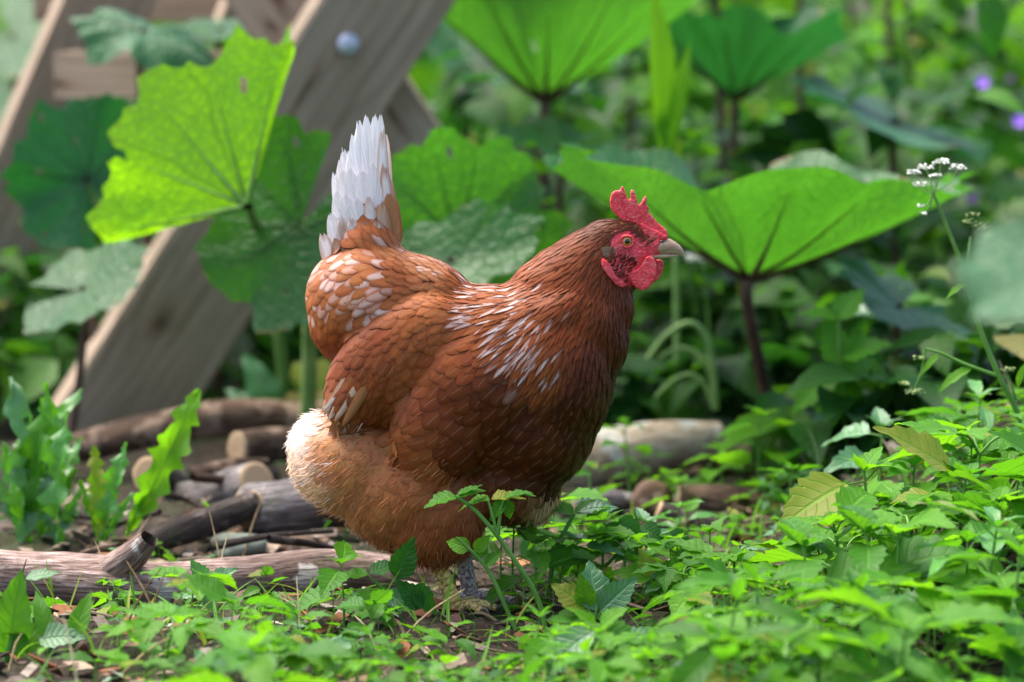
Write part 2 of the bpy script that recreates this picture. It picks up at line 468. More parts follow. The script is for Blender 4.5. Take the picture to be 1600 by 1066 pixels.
# ================================================================ the hen
K = CAMD / FPX                                   # metres per photo pixel in the hen's plane
def H(px, py, ypx=0.0):
    p = at(px, py, 0.0); return Vector((p.x, ypx * K, p.z))
def modified(bm_or_me, mods, name):
    if isinstance(bm_or_me, bmesh.types.BMesh):
        me = bpy.data.meshes.new(name); bm_or_me.to_mesh(me); bm_or_me.free()
    else: me = bm_or_me
    o = bpy.data.objects.new(name, me); COL.objects.link(o)
    for typ, kw in mods:
        md = o.modifiers.new(typ, typ)
        for k, v in kw.items(): setattr(md, k, v)
    dg = bpy.context.evaluated_depsgraph_get()
    out = bpy.data.meshes.new_from_object(o.evaluated_get(dg), depsgraph=dg)
    bpy.data.objects.remove(o); bpy.data.meshes.remove(me)
    out.name = name
    return out
def add_ellipsoid(bm, c, r, rot=0.0, sub=4):
    g = bmesh.ops.create_icosphere(bm, subdivisions=sub, radius=1.0)
    m = Matrix.Translation(c) @ Matrix.Rotation(rot, 4, 'Y') @ Matrix.Diagonal((r[0], r[1], r[2], 1))
    bmesh.ops.transform(bm, matrix=m, verts=g['verts'])
def ell(bm, px, py, rx, ry, rd, rot=0, yo=0):     # rot in degrees, clockwise as seen in the picture
    add_ellipsoid(bm, H(px, py, yo), (rx * K, rd * K, ry * K), radians(rot))
bm = bmesh.new()
ell(bm, 832, 590, 128, 162, 106, 12)              # breast
ell(bm, 812, 655, 122, 122, 100, -25)
ell(bm, 735, 605, 165, 140, 122, -20)             # flank
ell(bm, 760, 560, 120, 115, 105, -10)
ell(bm, 700, 530, 110, 85, 96, -15)               # back
for s in (-1, 1):
    ell(bm, 618, 560, 128, 76, 44, -42, s * 66)   # folded wing
    ell(bm, 548, 612, 48, 26, 20, -60, s * 82)    # wing tip
    ell(bm, 690, 655, 78, 92, 36, 15, s * 84)     # flank plumage over the wing front
    ell(bm, 680, 800, 78, 80, 48, 20, s * 48)     # thighs
    ell(bm, 700, 842, 36, 30, 26, 10, s * 42)
ell(bm, 588, 478, 112, 98, 84, 25)                # rump
ell(bm, 545, 500, 62, 72, 62, -10)
ell(bm, 655, 455, 90, 55, 66, 18)                 # saddle
ell(bm, 715, 490, 75, 48, 66, 8)
ell(bm, 575, 400, 52, 62, 40, 8)                  # tail root
ell(bm, 575, 355, 34, 55, 20, 4)
ell(bm, 565, 722, 112, 88, 88, 8)                 # rear fluff
ell(bm, 505, 700, 52, 56, 60, 0)
ell(bm, 640, 765, 130, 100, 100, 25)              # belly
ell(bm, 795, 745, 85, 75, 78, -15)
ell(bm, 835, 775, 42, 58, 30, 25, 50)             # far thigh fluff
NECK = [(862, 520, 114, 86, 70), (872, 494, 104, 76, 68), (886, 464, 93, 70, 62), (900, 439, 81, 60, 54), (917, 417, 67, 52, 46), (934, 397, 54, 44, 38), (950, 380, 44, 38, 33)]
for (x, y, rx, ry, rd) in NECK: ell(bm, x, y, rx, ry, rd, 0)
ell(bm, 925, 520, 57, 80, 56, -8)
ell(bm, 850, 505, 110, 60, 88, -32)
ell(bm, 815, 500, 100, 48, 84, -20)
ell(bm, 888, 505, 90, 88, 76, 10)
ell(bm, 953, 470, 36, 58, 38, -12)
ell(bm, 962, 374, 37, 31, 27, 10)
ell(bm, 985, 364, 26, 18, 15, 28)
ell(bm, 1024, 378, 17, 10.5, 13.2, 12)                 # skull
ell(bm, 1006, 384, 33, 20, 15.5, 14)
ell(bm, 985, 402, 34, 27, 23, 10)                 # cheek
ell(bm, 980, 425, 30, 30, 20, 0)
ell(bm, 1012, 404, 16, 14, 11, 0)                 # chin
hen_me = modified(bm, [('REMESH', dict(mode='VOXEL', voxel_size=.0024, use_smooth_shade=True)), ('SMOOTH', dict(factor=.5, iterations=13))], 'hen')

nv = len(hen_me.vertices)
co = np.empty(nv * 3, np.float32); hen_me.vertices.foreach_get('co', co); co = co.reshape(-1, 3).astype(float)
nor = np.empty(nv * 3, np.float32); hen_me.vertices.foreach_get('normal', nor); nor = nor.reshape(-1, 3).astype(float)
def proj_np(P):
    Q = np.array(P, float).copy(); Q[:, 1] = 0
    v = Q - np.array(CP); d = v @ np.array(FW)
    return np.stack([800 + FPX * (v @ np.array(RT)) / d, 533 - FPX * (v @ np.array(UP)) / d], 1)
def in_poly(pts, poly):
    x, y = pts[:, 0], pts[:, 1]; c = np.zeros(len(pts), bool)
    n = len(poly); j = n - 1
    for i in range(n):
        xi, yi = poly[i]; xj, yj = poly[j]
        k = ((yi > y) != (yj > y)) & (x < (xj - xi) * (y - yi) / (yj - yi + 1e-9) + xi)
        c ^= k; j = i
    return c
Z1 = lambda x, y: (820 + x / 4.633, 270 + y / 4.633)
FACE = [Z1(*p) for p in [(618, 500), (640, 450), (690, 418), (760, 405), (820, 425), (870, 468), (900, 480), (1080, 440), (1120, 660), (960, 790), (800, 800), (730, 790), (650, 740), (610, 660), (600, 600), (660, 560)]]
SKIN = [Z1(*p) for p in [(590, 520), (630, 430), (700, 395), (780, 390), (850, 430), (900, 470), (1100, 430), (1120, 640), (960, 760), (760, 830), (660, 800), (560, 690)]]
hen_me.materials.clear()
def skin_material():
    N = NT('red_skin')
    tc = N.n('TexCoord').outputs['Object']
    v = N.vor(420, tc)[0]
    z = N.noise(140, tc, 4, .6, .5)
    w = N.noise(90, N.mapping(tc, (1, 1, 2.6), rot=(0, .6, 0)), 4, .6, 1.0)
    c = N.mix(N.step(z, .3, .7), (.66, .022, .040), (.86, .075, .095))
    c = N.mix(N.math('MULTIPLY', N.step(w, .52, .66), .45), c, (.82, .24, .23))
    c = N.mix(N.math('MULTIPLY', N.step(N.noise(38, tc, 4, .6), .52, .68), .5), c, (.42, .015, .030))
    c = N.mix(N.math('MULTIPLY', N.step(N.noise(520, tc, 2), .60, .68), .4), c, (.85, .42, .38))
    c = N.mix(1.0, c, N.attr('tint').outputs['Color'], 'MULTIPLY')
    h = N.math('ADD', N.math('MULTIPLY', v, .5), w)
    return N.done(N.bsdf(c, .5, .45, N.bump(h, .8, .0012), Subsurface_Weight=.12, Subsurface_Scale=.004))
M['skin'] = skin_material()
M['underplumage'] = simple('under_plumage', (.16, .065, .025), .85, .1, .3, 60)
hen_me.materials.append(M['underplumage']); hen_me.materials.append(M['skin'])
a = hen_me.attributes.new('tint', 'FLOAT_COLOR', 'POINT'); a.data.foreach_set('color', np.ones(nv * 4, np.float32))
pc = np.empty(len(hen_me.polygons) * 3, np.float32); hen_me.polygons.foreach_get('center', pc); pc = pc.reshape(-1, 3)
hen_me.polygons.foreach_set('material_index', in_poly(proj_np(pc), SKIN).astype(np.int32))
hen_me.polygons.foreach_set('use_smooth', np.ones(len(hen_me.polygons), bool))
hen = link('hen', hen_me)
tag(hen, 'plump russet brown hen with red comb and white upright tail standing among the weeds', 'hen')

# ---- plumage: how the feathers lie, read off the photo at these points
# px, py, dx, dy (way the tip points), length, width, spacing, colour, edge colour, chance of white, pointed, fluff
C_ = [
 (945, 350, -.75, .65, 20, 5, 4.0, (.15, .050, .018), (.10, .03, .01), 0, .8, 0),
 (975, 348, -.8, .5, 12, 4, 3.5, (.12, .035, .018), (.09, .025, .01), 0, .8, 0),
 (905, 385, -.72, .70, 28, 6, 4.6, (.27, .090, .018), (.15, .04, .008), 0, .9, 0),
 (945, 395, -.50, .86, 24, 5, 4.5, (.20, .065, .018), (.12, .035, .008), 0, .9, 0),
 (840, 435, -.84, .56, 36, 8, 5.6, (.34, .12, .024), (.19, .055, .010), .25, .95, 0),
 (890, 440, -.70, .72, 34, 7, 5.2, (.29, .092, .016), (.16, .045, .008), .05, .95, 0),
 (935, 440, -.45, .88, 32, 7, 5.2, (.22, .070, .013), (.13, .035, .007), .02, .9, 0),
 (985, 465, -.05, 1.0, 26, 7, 5.2, (.15, .052, .020), (.10, .028, .010), .03, .8, 0),
 (975, 420, -.10, 1.0, 12, 4, 3.8, (.17, .045, .03), (.12, .025, .015), 0, .7, 0),
 (900, 500, -.55, .83, 40, 9, 6.0, (.29, .092, .015), (.15, .04, .007), .14, .9, 0),
 (800, 470, -.82, .57, 48, 9.5, 6.2, (.36, .14, .035), (.26, .085, .018), .45, .95, 0),
 (800, 515, -.72, .69, 52, 10, 6.4, (.36, .13, .030), (.26, .085, .016), .66, .95, 0),
 (840, 530, -.58, .81, 48, 9, 6.2, (.34, .12, .020), (.22, .07, .010), .62, .95, 0),
 (850, 565, -.50, .86, 36, 10, 7.0, (.32, .13, .022), (.2, .06, .012), .3, .9, 0),
 (750, 475, -.92, .38, 44, 9, 6.0, (.38, .15, .045), (.28, .095, .022), .62, .95, 0),
 (735, 455, -.98, .15, 36, 9, 6.0, (.38, .16, .055), (.26, .10, .03), .35, .9, 0),
 (930, 540, -.32, .94, 34, 11, 7.5, (.15, .042, .009), (.08, .02, .005), .02, .7, 0),
 (978, 560, -.12, .99, 30, 16, 10, (.085, .025, .012), (.05, .014, .006), .04, .3, 0),
 (980, 520, -.06, 1.0, 28, 10, 7, (.10, .03, .015), (.06, .017, .008), .08, .5, 0),
 (910, 610, -.48, .88, 38, 24, 14, (.105, .028, .007), (.055, .013, .004), 0, .1, 0),
 (950, 650, -.55, .83, 34, 22, 14, (.085, .022, .007), (.045, .011, .004), 0, .1, 0),
 (780, 590, -.72, .69, 42, 31, 18, (.165, .049, .012), (.085, .022, .006), 0, 0, 0),
 (830, 640, -.66, .75, 42, 31, 18, (.125, .035, .009), (.066, .017, .005), 0, 0, 0),
 (830, 715, -.82, .57, 40, 30, 18, (.14, .042, .011), (.072, .019, .006), 0, 0, 0),
 (740, 690, -.84, .54, 42, 32, 19, (.16, .048, .013), (.09, .024, .008), 0, 0, 0),
 (720, 610, -.78, .62, 42, 32, 18, (.20, .064, .017), (.11, .031, .009), 0, 0, 0),
 (690, 545, -.70, .71, 36, 27, 16, (.34, .13, .042), (.22, .075, .024), 0, 0, 0),
 (740, 520, -.80, .60, 36, 24, 14, (.34, .125, .038), (.24, .08, .022), .04, .1, 0),
 (650, 690, -.92, .38, 44, 30, 17, (.28, .105, .035), (.20, .07, .023), 0, 0, .15),
 (870, 745, -.90, .40, 36, 26, 16, (.085, .024, .008), (.05, .012, .004), 0, .1, 0),
 (660, 480, -.62, .78, 30, 18, 11, (.40, .18, .065), (.27, .10, .035), .06, .1, 0),
 (640, 520, -.50, .86, 30, 19, 11, (.38, .16, .058), (.25, .09, .032), .02, .05, 0),
 (590, 560, -.42, .90, 32, 18, 11, (.30, .115, .038), (.19, .065, .020), 0, .15, 0),
 (600, 620, -.48, .88, 40, 18, 12, (.23, .080, .026), (.14, .043, .013), 0, .2, 0),
 (545, 600, -.42, .91, 42, 16, 11, (.30, .115, .042), (.2, .075, .03), .06, .3, 0),
 (525, 635, -.40, .91, 36, 12, 9, (.5, .3, .16), (.35, .16, .08), .35, .5, 0),
 (700, 462, -.88, .46, 34, 17, 9.5, (.52, .27, .13), (.32, .12, .045), .10, .4, 0),
 (690, 420, -.97, -.05, 22, 11, 6.6, (.56, .36, .24), (.26, .10, .05), .35, .3, 0),
 (650, 395, -.93, -.25, 22, 11, 6.6, (.56, .36, .24), (.26, .10, .05), .15, .3, 0),
 (640, 430, -.90, .15, 28, 14, 8.5, (.40, .18, .08), (.25, .09, .04), .07, .2, 0),
 (590, 430, -.88, .35, 36, 20, 11, (.50, .245, .115), (.31, .115, .048), .40, .15, 0),
 (575, 465, -.80, .55, 38, 20, 11, (.52, .27, .14), (.30, .11, .045), .45, .15, 0),
 (540, 430, -.80, .50, 36, 22, 12, (.50, .24, .11), (.31, .115, .048), .40, .15, 0),
 (495, 470, -.35, .94, 34, 24, 13, (.46, .21, .085), (.31, .115, .042), .25, .1, 0),
 (510, 520, -.35, .94, 34, 24, 13, (.32, .12, .04), (.2, .065, .022), .0, .1, 0),
 (550, 530, -.52, .85, 36, 22, 12, (.26, .09, .028), (.16, .05, .016), .0, .1, 0),
 (600, 495, -.68, .73, 34, 20, 11, (.28, .10, .032), (.18, .058, .018), .03, .1, 0),
 (620, 355, -.25, -.95, 34, 13, 8, (.42, .21, .11), (.28, .11, .05), .35, .5, 0),
 (600, 390, -.55, -.70, 34, 16, 9, (.42, .20, .095), (.28, .10, .045), .32, .3, 0),
 (540, 375, -.35, -.90, 42, 18, 10, (.44, .21, .10), (.30, .12, .05), .60, .4, 0),
 (592, 452, -.85, .52, 42, 18, 10, (.5, .25, .12), (.34, .14, .06), .95, .2, 0),
 (505, 462, -.5, .85, 38, 22, 12, (.5, .25, .12), (.34, .14, .06), .7, .2, 0),
 (560, 400, -.7, .5, 40, 20, 11, (.5, .25, .12), (.34, .14, .06), .6, .2, 0),
 (505, 415, -.80, .20, 38, 22, 11, (.46, .26, .15), (.32, .14, .06), .45, .2, 0),
 (470, 670, -.95, -.10, 30, 20, 12, (.88, .84, .82), (.80, .72, .66), .95, .2, 1.0),
 (470, 720, -.95, .30, 30, 20, 12, (.66, .52, .40), (.52, .32, .18), .3, .2, 1.0),
 (505, 640, -.85, -.30, 30, 18, 12, (.82, .76, .72), (.66, .52, .42), .8, .3, .9),
 (530, 690, -.90, .30, 38, 28, 14, (.46, .235, .105), (.38, .17, .07), .04, .1, .9),
 (560, 720, -.85, .45, 40, 30, 15, (.42, .19, .075), (.34, .135, .05), 0, .1, .9),
 (620, 700, -.90, .35, 44, 34, 16, (.40, .175, .068), (.33, .13, .05), 0, .1, .8),
 (490, 770, -.85, .50, 32, 24, 13, (.56, .40, .25), (.44, .25, .12), .1, .2, 1.0),
 (540, 800, -.65, .76, 40, 28, 15, (.42, .21, .09), (.33, .14, .055), 0, .2, .9),
 (600, 780, -.75, .60, 44, 34, 16, (.37, .155, .058), (.28, .105, .038), 0, .1, .75),
 (680, 735, -.85, .48, 44, 36, 17, (.33, .125, .045), (.24, .085, .03), 0, .05, .6),
 (660, 810, -.50, .85, 46, 34, 17, (.26, .09, .03), (.19, .06, .02), 0, .2, .6),
 (600, 845, -.45, .88, 40, 26, 15, (.30, .115, .045), (.21, .075, .026), .03, .3, .8),
 (720, 800, -.40, .90, 46, 32, 17, (.22, .075, .025), (.15, .046, .016), 0, .2, .6),
 (690, 870, -.10, .99, 24, 18, 12, (.25, .09, .034), (.18, .06, .022), 0, .4, .8),
 (740, 860, .05, .99, 34, 20, 13, (.22, .08, .03), (.15, .05, .018), .03, .4, .8),
 (800, 790, -.40, .90, 36, 26, 15, (.15, .05, .017), (.1, .03, .01), 0, .1, .4),
 (860, 790, .25, .95, 34, 20, 13, (.46, .33, .18), (.35, .2, .09), .1, .3, .9),
]
CX = np.array([[c[0], c[1]] for c in C_], float)
CD = np.array([[c[2], c[3]] for c in C_], float)
CS = np.array([[c[4], c[5], c[6], c[9], c[10], c[11]] for c in C_], float)
CC = np.array([tuple(q * (1 + .25 * c[11]) for q in c[7]) for c in C_], float); CE = np.array([tuple(e + (q * (1 + .25 * c[11]) - e) * (.35 + .6 * c[11]) for q, e in zip(c[7], c[8])) for c in C_], float)
def field(pq):
    d2 = ((pq[:, None, :] - CX[None]) ** 2).sum(2) + 30.0
    w = d2 ** -2.0; w /= w.sum(1, keepdims=True)
    d = w @ CD; d /= np.linalg.norm(d, axis=1, keepdims=True) + 1e-9
    return d, w @ CS, w @ CC, w @ CE

# ---- random points on the body, thinned to the local spacing
hen_me.calc_loop_triangles()
tri = np.empty(len(hen_me.loop_triangles) * 3, np.int32); hen_me.loop_triangles.foreach_get('vertices', tri); tri = tri.reshape(-1, 3)
A, B, Cc = co[tri[:, 0]], co[tri[:, 1]], co[tri[:, 2]]
area = np.linalg.norm(np.cross(B - A, Cc - A), axis=1) / 2
def surface_points(n):
    k = nrg.choice(len(tri), n, p=area / area.sum())
    r1 = np.sqrt(nrg.random(n)); r2 = nrg.random(n)
    w = np.stack([1 - r1, r1 * (1 - r2), r1 * r2], 1)
    P = (co[tri[k]] * w[:, :, None]).sum(1); Nn = (nor[tri[k]] * w[:, :, None]).sum(1)
    return P, Nn / (np.linalg.norm(Nn, axis=1, keepdims=True) + 1e-9)
P, Nn = surface_points(70000)
pq = proj_np(P)
ok = ~in_poly(pq, FACE)
P, Nn, pq = P[ok], Nn[ok], pq[ok]
D2, SS, CCc, CEe = field(pq)
sp = SS[:, 2] * K
far_side = P[:, 1] > .012
sp = np.where(far_side, sp * 1.35, sp)
cell = .006; gridh = {}
keep = []
ij = np.floor(P / cell).astype(int)
for i in range(len(P)):
    s = sp[i]; R = int(math.ceil(s / cell)); a0, b0, c0 = ij[i]; good = True
    p = P[i]
    for a1 in range(a0 - R, a0 + R + 1):
        for b1 in range(b0 - R, b0 + R + 1):
            for c1 in range(c0 - R, c0 + R + 1):
                for q in gridh.get((a1, b1, c1), ()):
                    dd = p - P[q]
                    if dd @ dd < s * s: good = False; break
                if not good: break
            if not good: break
        if not good: break
    if good:
        keep.append(i); gridh.setdefault((a0, b0, c0), []).append(i)
keep = np.array(keep)
P, Nn, pq, D2, SS, CCc, CEe = P[keep], Nn[keep], pq[keep], D2[keep], SS[keep], CCc[keep], CEe[keep]
n = len(P)
print('feathers', n)

def feather_arrays(P, X, Y, Z, L, W, pointed, lift, curl, c1, c2, rows, cols, rnd, ragged=None):
    """feathers as curved grids; returns V (n, rows*cols, 3), luv, tint, tint2"""
    n = len(P)
    t = np.linspace(0, 1, rows) ** .85
    u = np.linspace(-1, 1, cols)
    T, U = np.meshgrid(t, u, indexing='ij'); T = T.ravel()[None]; U = U.ravel()[None]
    rnd_w = np.minimum(1, (T / .28 + .12) ** .7) * np.sqrt(np.clip(1 - (np.clip(T - .5, 0, 1) / .515) ** 2, 0.02, 1))
    pnt_w = np.minimum(1, (T / .3 + .15) ** .7) * np.clip((1 - T) / .68, .03, 1) ** .85
    w = (1 - pointed[:, None]) * rnd_w + pointed[:, None] * pnt_w
    x = U * w * W[:, None] * .5
    y = T * L[:, None]
    if ragged is not None: y = y + ragged * (T ** 3)
    z = L[:, None] * (lift[:, None] * T - curl[:, None] * T * T) - .10 * W[:, None] * U * U * w
    V = P[:, None] + X[:, None] * x[..., None] + Y[:, None] * y[..., None] + Z[:, None] * z[..., None]
    luv = np.stack([np.broadcast_to(U, x.shape), np.broadcast_to(T, x.shape), np.broadcast_to(rnd[:, None], x.shape)], 2)
    return V, luv, np.broadcast_to(c1[:, None], V.shape), np.broadcast_to(c2[:, None], V.shape)
d3 = np.stack([D2[:, 0], np.zeros(n), -D2[:, 1]], 1)
d3 += nrg.normal(0, .10, (n, 3))
Y = d3 - Nn * (d3 * Nn).sum(1, keepdims=True)
Y /= np.linalg.norm(Y, axis=1, keepdims=True) + 1e-9
X = np.cross(Y, Nn)
Lf = SS[:, 0] * K * nrg.uniform(.88, 1.14, n); Wf = SS[:, 1] * K * nrg.uniform(.88, 1.12, n)
white = nrg.random(n) < np.clip((SS[:, 3] - .09) * 1.15, 0, 1)
var = nrg.uniform(.85, 1.15, (n, 1)) * (1 + nrg.normal(0, .03, (n, 3)))
SAT = np.array([.86, .545, .315])[None] * (1 - SS[:, 5:6] * .9) + np.array([1.12, 1.05, .98])[None] * SS[:, 5:6] * .9
c1 = CCc * var * SAT; c2 = CEe * var * SAT
wcol = np.array([.86, .79, .76])
wf_ = nrg.uniform(.2, .95, (white.sum(), 1)) * np.where(SS[white, 4:5] < .5, .55, .88); c1[white] = c1[white] * (1 - wf_) + wcol * wf_ * nrg.uniform(.85, 1.05, (white.sum(), 1))
flf = SS[:, 5]
brs = (smooth(700, 830, pq[:, 0]) * smooth(500, 610, pq[:, 1]) * (1 - flf))[:, None]     # the breast of this hen is a darker red brown
c1 = c1 * (1 - .30 * brs); c2 = c2 * (1 - .34 * brs)
lift = nrg.uniform(.10, .145, n) + .05 * flf * nrg.random(n); curl = nrg.uniform(.05, .08, n)
root = P - Nn * .0012
rnd = nrg.random(n)

def feather_material():
    N = NT('feather')
    L = N.xyz(N.attr('luv').outputs['Vector']); u, t, r = L[0], L[1], L[2]
    au = N.math('ABSOLUTE', u)
    c1 = N.attr('tint').outputs['Color']; c2 = N.attr('tint2').outputs['Color']
    tc = N.n('TexCoord').outputs['Object']
    edge = N.math('MAXIMUM', N.step(au, .22, .95), N.step(t, .80, 1.0))
    edge = N.math('MULTIPLY', edge, .85)
    c = N.mix(edge, c1, c2)
    c = N.mix(N.math('SUBTRACT', 1.0, N.step(t, .05, .55)), c, N.mix(.5, c, c2))   # darker down at the base
    bb = N.n('CombineXYZ'); N.put(bb.inputs[0], N.math('SUBTRACT', N.math('MULTIPLY', t, 26.0), N.math('MULTIPLY', au, 9.0)))
    N.put(bb.inputs[1], N.math('MULTIPLY', u, .8)); N.put(bb.inputs[2], N.math('MULTIPLY', r, 37.0))
    barb = N.noise(1.0, bb.outputs[0], 2, .6)
    c = N.mix(1.0, c, N.ramp(barb, [(.25, (.80, .78, .76)), (.75, (1.18, 1.18, 1.18))]), 'MULTIPLY')
    shaft = N.math('MULTIPLY', N.math('SUBTRACT', 1.0, N.step(au, .02, .10)), N.math('SUBTRACT', 1.0, N.step(t, .75, .95)))
    c = N.mix(N.math('MULTIPLY', shaft, .30), c, N.mix(.5, c, (.5, .36, .26)))
    nr = N.bump(N.math('SUBTRACT', barb, N.math('MULTIPLY', shaft, .4)), .3, .0006)
    d = N.bsdf(c, .45, .2, nr)
    tr = N.n('BsdfTranslucent'); N.put(tr.inputs['Color'], c)
    mx = N.n('MixShader'); mx.inputs[0].default_value = .12
    N.t.links.new(d, mx.inputs[1]); N.t.links.new(tr.outputs[0], mx.inputs[2])
    return N.done(mx.outputs[0])
M['feather'] = feather_material()
near = (Nn[:, 1] < -.3) & (P[:, 1] < 0)
score = np.where(near & (flf < .5), SS[:, 0] * SS[:, 1], 0)
big = np.zeros(n, bool); big[np.argsort(-score)[:262]] = True
hack = (SS[:, 4] > .45) & ~big
rest = ~big & ~hack
bvh = BVHTree.FromPolygons([tuple(v) for v in co], [tuple(int(q) for q in t) for t in tri])
def conform(V, luv, L, W):
    """lay the feathers on the body: root against the skin, tip lifted a little over the next ones"""
    sh = V.shape; out = np.empty(sh)
    tip = np.clip(.060 * L, .0006, .0016) * nrg.uniform(.65, 1.3, len(L)) + .0003
    for i in range(sh[0]):
        for j in range(sh[1]):
            loc, nr_, _, _ = bvh.find_nearest(V[i, j])
            u_, t_ = luv[i, j, 0], luv[i, j, 1]
            h = .0003 + tip[i] * t_ ** .8 - .028 * W[i] * u_ * u_ * (.3 + .7 * t_)
            nn = nrm_at(loc, nr_)
            out[i, j] = (loc.x + nn[0] * h, loc.y + nn[1] * h, loc.z + nn[2] * h)
    return out
def nrm_at(loc, nr_): return nr_
def joined(mask, name, rows, cols, parent):
    V, l, a1, a2 = feather_arrays(root[mask], X[mask], Y[mask], Nn[mask], Lf[mask], Wf[mask], SS[mask, 4], lift[mask], curl[mask], c1[mask], c2[mask], rows, cols, rnd[mask])
    V = conform(V, l, Lf[mask], Wf[mask])
    k = len(V); f = grid_faces(rows, cols)
    F = (f[None] + (np.arange(k) * rows * cols)[:, None, None]).reshape(-1, 4)
    me = mesh_from(name, V.reshape(-1, 3), F, M['feather'], l.reshape(-1, 3), a1.reshape(-1, 3), a2.reshape(-1, 3))
    return tag(link(name, me, parent), kind='stuff')
joined(hack, 'neck_hackles', 6, 3, hen)
joined(rest, 'plumage', 6, 5, hen)
bi = np.nonzero(big)[0]
V, l, a1, a2 = feather_arrays(root[bi], X[bi], Y[bi], Nn[bi], Lf[bi], Wf[bi], SS[bi, 4], lift[bi], curl[bi], c1[bi], c2[bi], 7, 5, rnd[bi])
V = conform(V, l, Lf[bi], Wf[bi])
ff = grid_faces(7, 5)
for k in range(len(bi)):
    link('feather', mesh_from('feather', V[k], ff, M['feather'], l[k], a1[k], a2[k]), hen)

# ---- loose down: fine strands at the rear fluff and thighs, a few all over the outline
P2, N2 = surface_points(60000)
q2 = proj_np(P2); dd2, s2, cc2, ce2 = field(q2)
fl = s2[:, 5]
ok = (nrg.random(len(P2)) < np.clip(fl * 1.05, .0, 1) ** 1.9 * np.where(fl > .92, .55, .50)) & ~in_poly(q2, FACE) & ~in_poly(q2, SKIN)
P2, N2, dd2, s2, cc2, ce2, fl = P2[ok], N2[ok], dd2[ok], s2[ok], cc2[ok], ce2[ok], fl[ok]
m = len(P2)
dv = np.stack([dd2[:, 0], np.zeros(m), -dd2[:, 1]], 1)
tv = dv - N2 * (dv * N2).sum(1, keepdims=True); tv /= np.linalg.norm(tv, axis=1, keepdims=True) + 1e-9
dirv = tv * .9 + N2 * nrg.uniform(.12, .62, (m, 1)) + nrg.normal(0, .22, (m, 3))
dirv /= np.linalg.norm(dirv, axis=1, keepdims=True)
Ls = K * nrg.uniform(9, 20, m) * np.where(fl > .95, .85, 1)
side = np.cross(dirv, nrg.normal(0, 1, (m, 3))); side /= np.linalg.norm(side, axis=1, keepdims=True) + 1e-9
tt = np.array([0, .35, .7, 1.0]); wd = np.array([.00042, .00040, .00028, .00006])
bend = tv * .5 + np.array([0, 0, -.35])
cen = P2[:, None] + dirv[:, None] * (tt[None, :, None] * Ls[:, None, None]) + bend[:, None] * ((tt ** 2)[None, :, None] * Ls[:, None, None] * .35)
Vs = np.stack([cen - side[:, None] * wd[None, :, None], cen + side[:, None] * wd[None, :, None]], 2).reshape(m, 8, 3)
fs = grid_faces(4, 2)
Fs = (fs[None] + (np.arange(m) * 8)[:, None, None]).reshape(-1, 4)
cs = cc2 * np.array([1.1, 1.05, 1.0]) * nrg.uniform(.85, 1.35, (m, 1)); wh = nrg.random(m) < s2[:, 3] * .7; cs[wh] = wcol
def down_material():
    N = NT('down')
    c = N.attr('tint').outputs['Color']
    d = N.bsdf(c, .7, .2)
    tr = N.n('BsdfTranslucent'); N.put(tr.inputs['Color'], c)
    mx = N.n('MixShader'); mx.inputs[0].default_value = .3
    N.t.links.new(d, mx.inputs[1]); N.t.links.new(tr.outputs[0], mx.inputs[2])
    return N.done(mx.outputs[0])
M['down'] = down_material()
tag(link('down', mesh_from('down', Vs.reshape(-1, 3), Fs, M['down'], None, np.repeat(cs, 8, 0)), hen), kind='stuff')

# ---- tail feathers and wing tips, one by one
def long_feather(name, b, t, yb, yt, Wpx, ca, cb, pointed=.1, curl=.04, rag=.0, rows=12, cols=7, face=(0, -1, .1)):
    Pb = H(b[0], b[1], yb); Pt = H(t[0], t[1], yt)
    Mx = np.array(frame(Pb, Pt - Pb, face))
    rg = nrg.normal(0, rag * K, (1, cols))
    rg = np.tile(rg, (rows, 1)).reshape(1, -1) if rag else None
    V, l, a1, a2 = feather_arrays(np.array([Pb]), Mx[:3, 0][None], Mx[:3, 1][None], Mx[:3, 2][None], np.array([(Pt - Pb).length]), np.array([Wpx * K]), np.array([pointed]), np.array([curl]), np.array([curl]), np.array([ca]), np.array([cb]), rows, cols, nrg.random(1), rg)
    return link(name, mesh_from(name, V[0], grid_faces(rows, cols), M['feather'], l[0], a1[0], a2[0]), hen)
WH = (.95, .92, .91); WB = (.86, .79, .77); BR = (.42, .20, .09); BW = (.60, .42, .32)
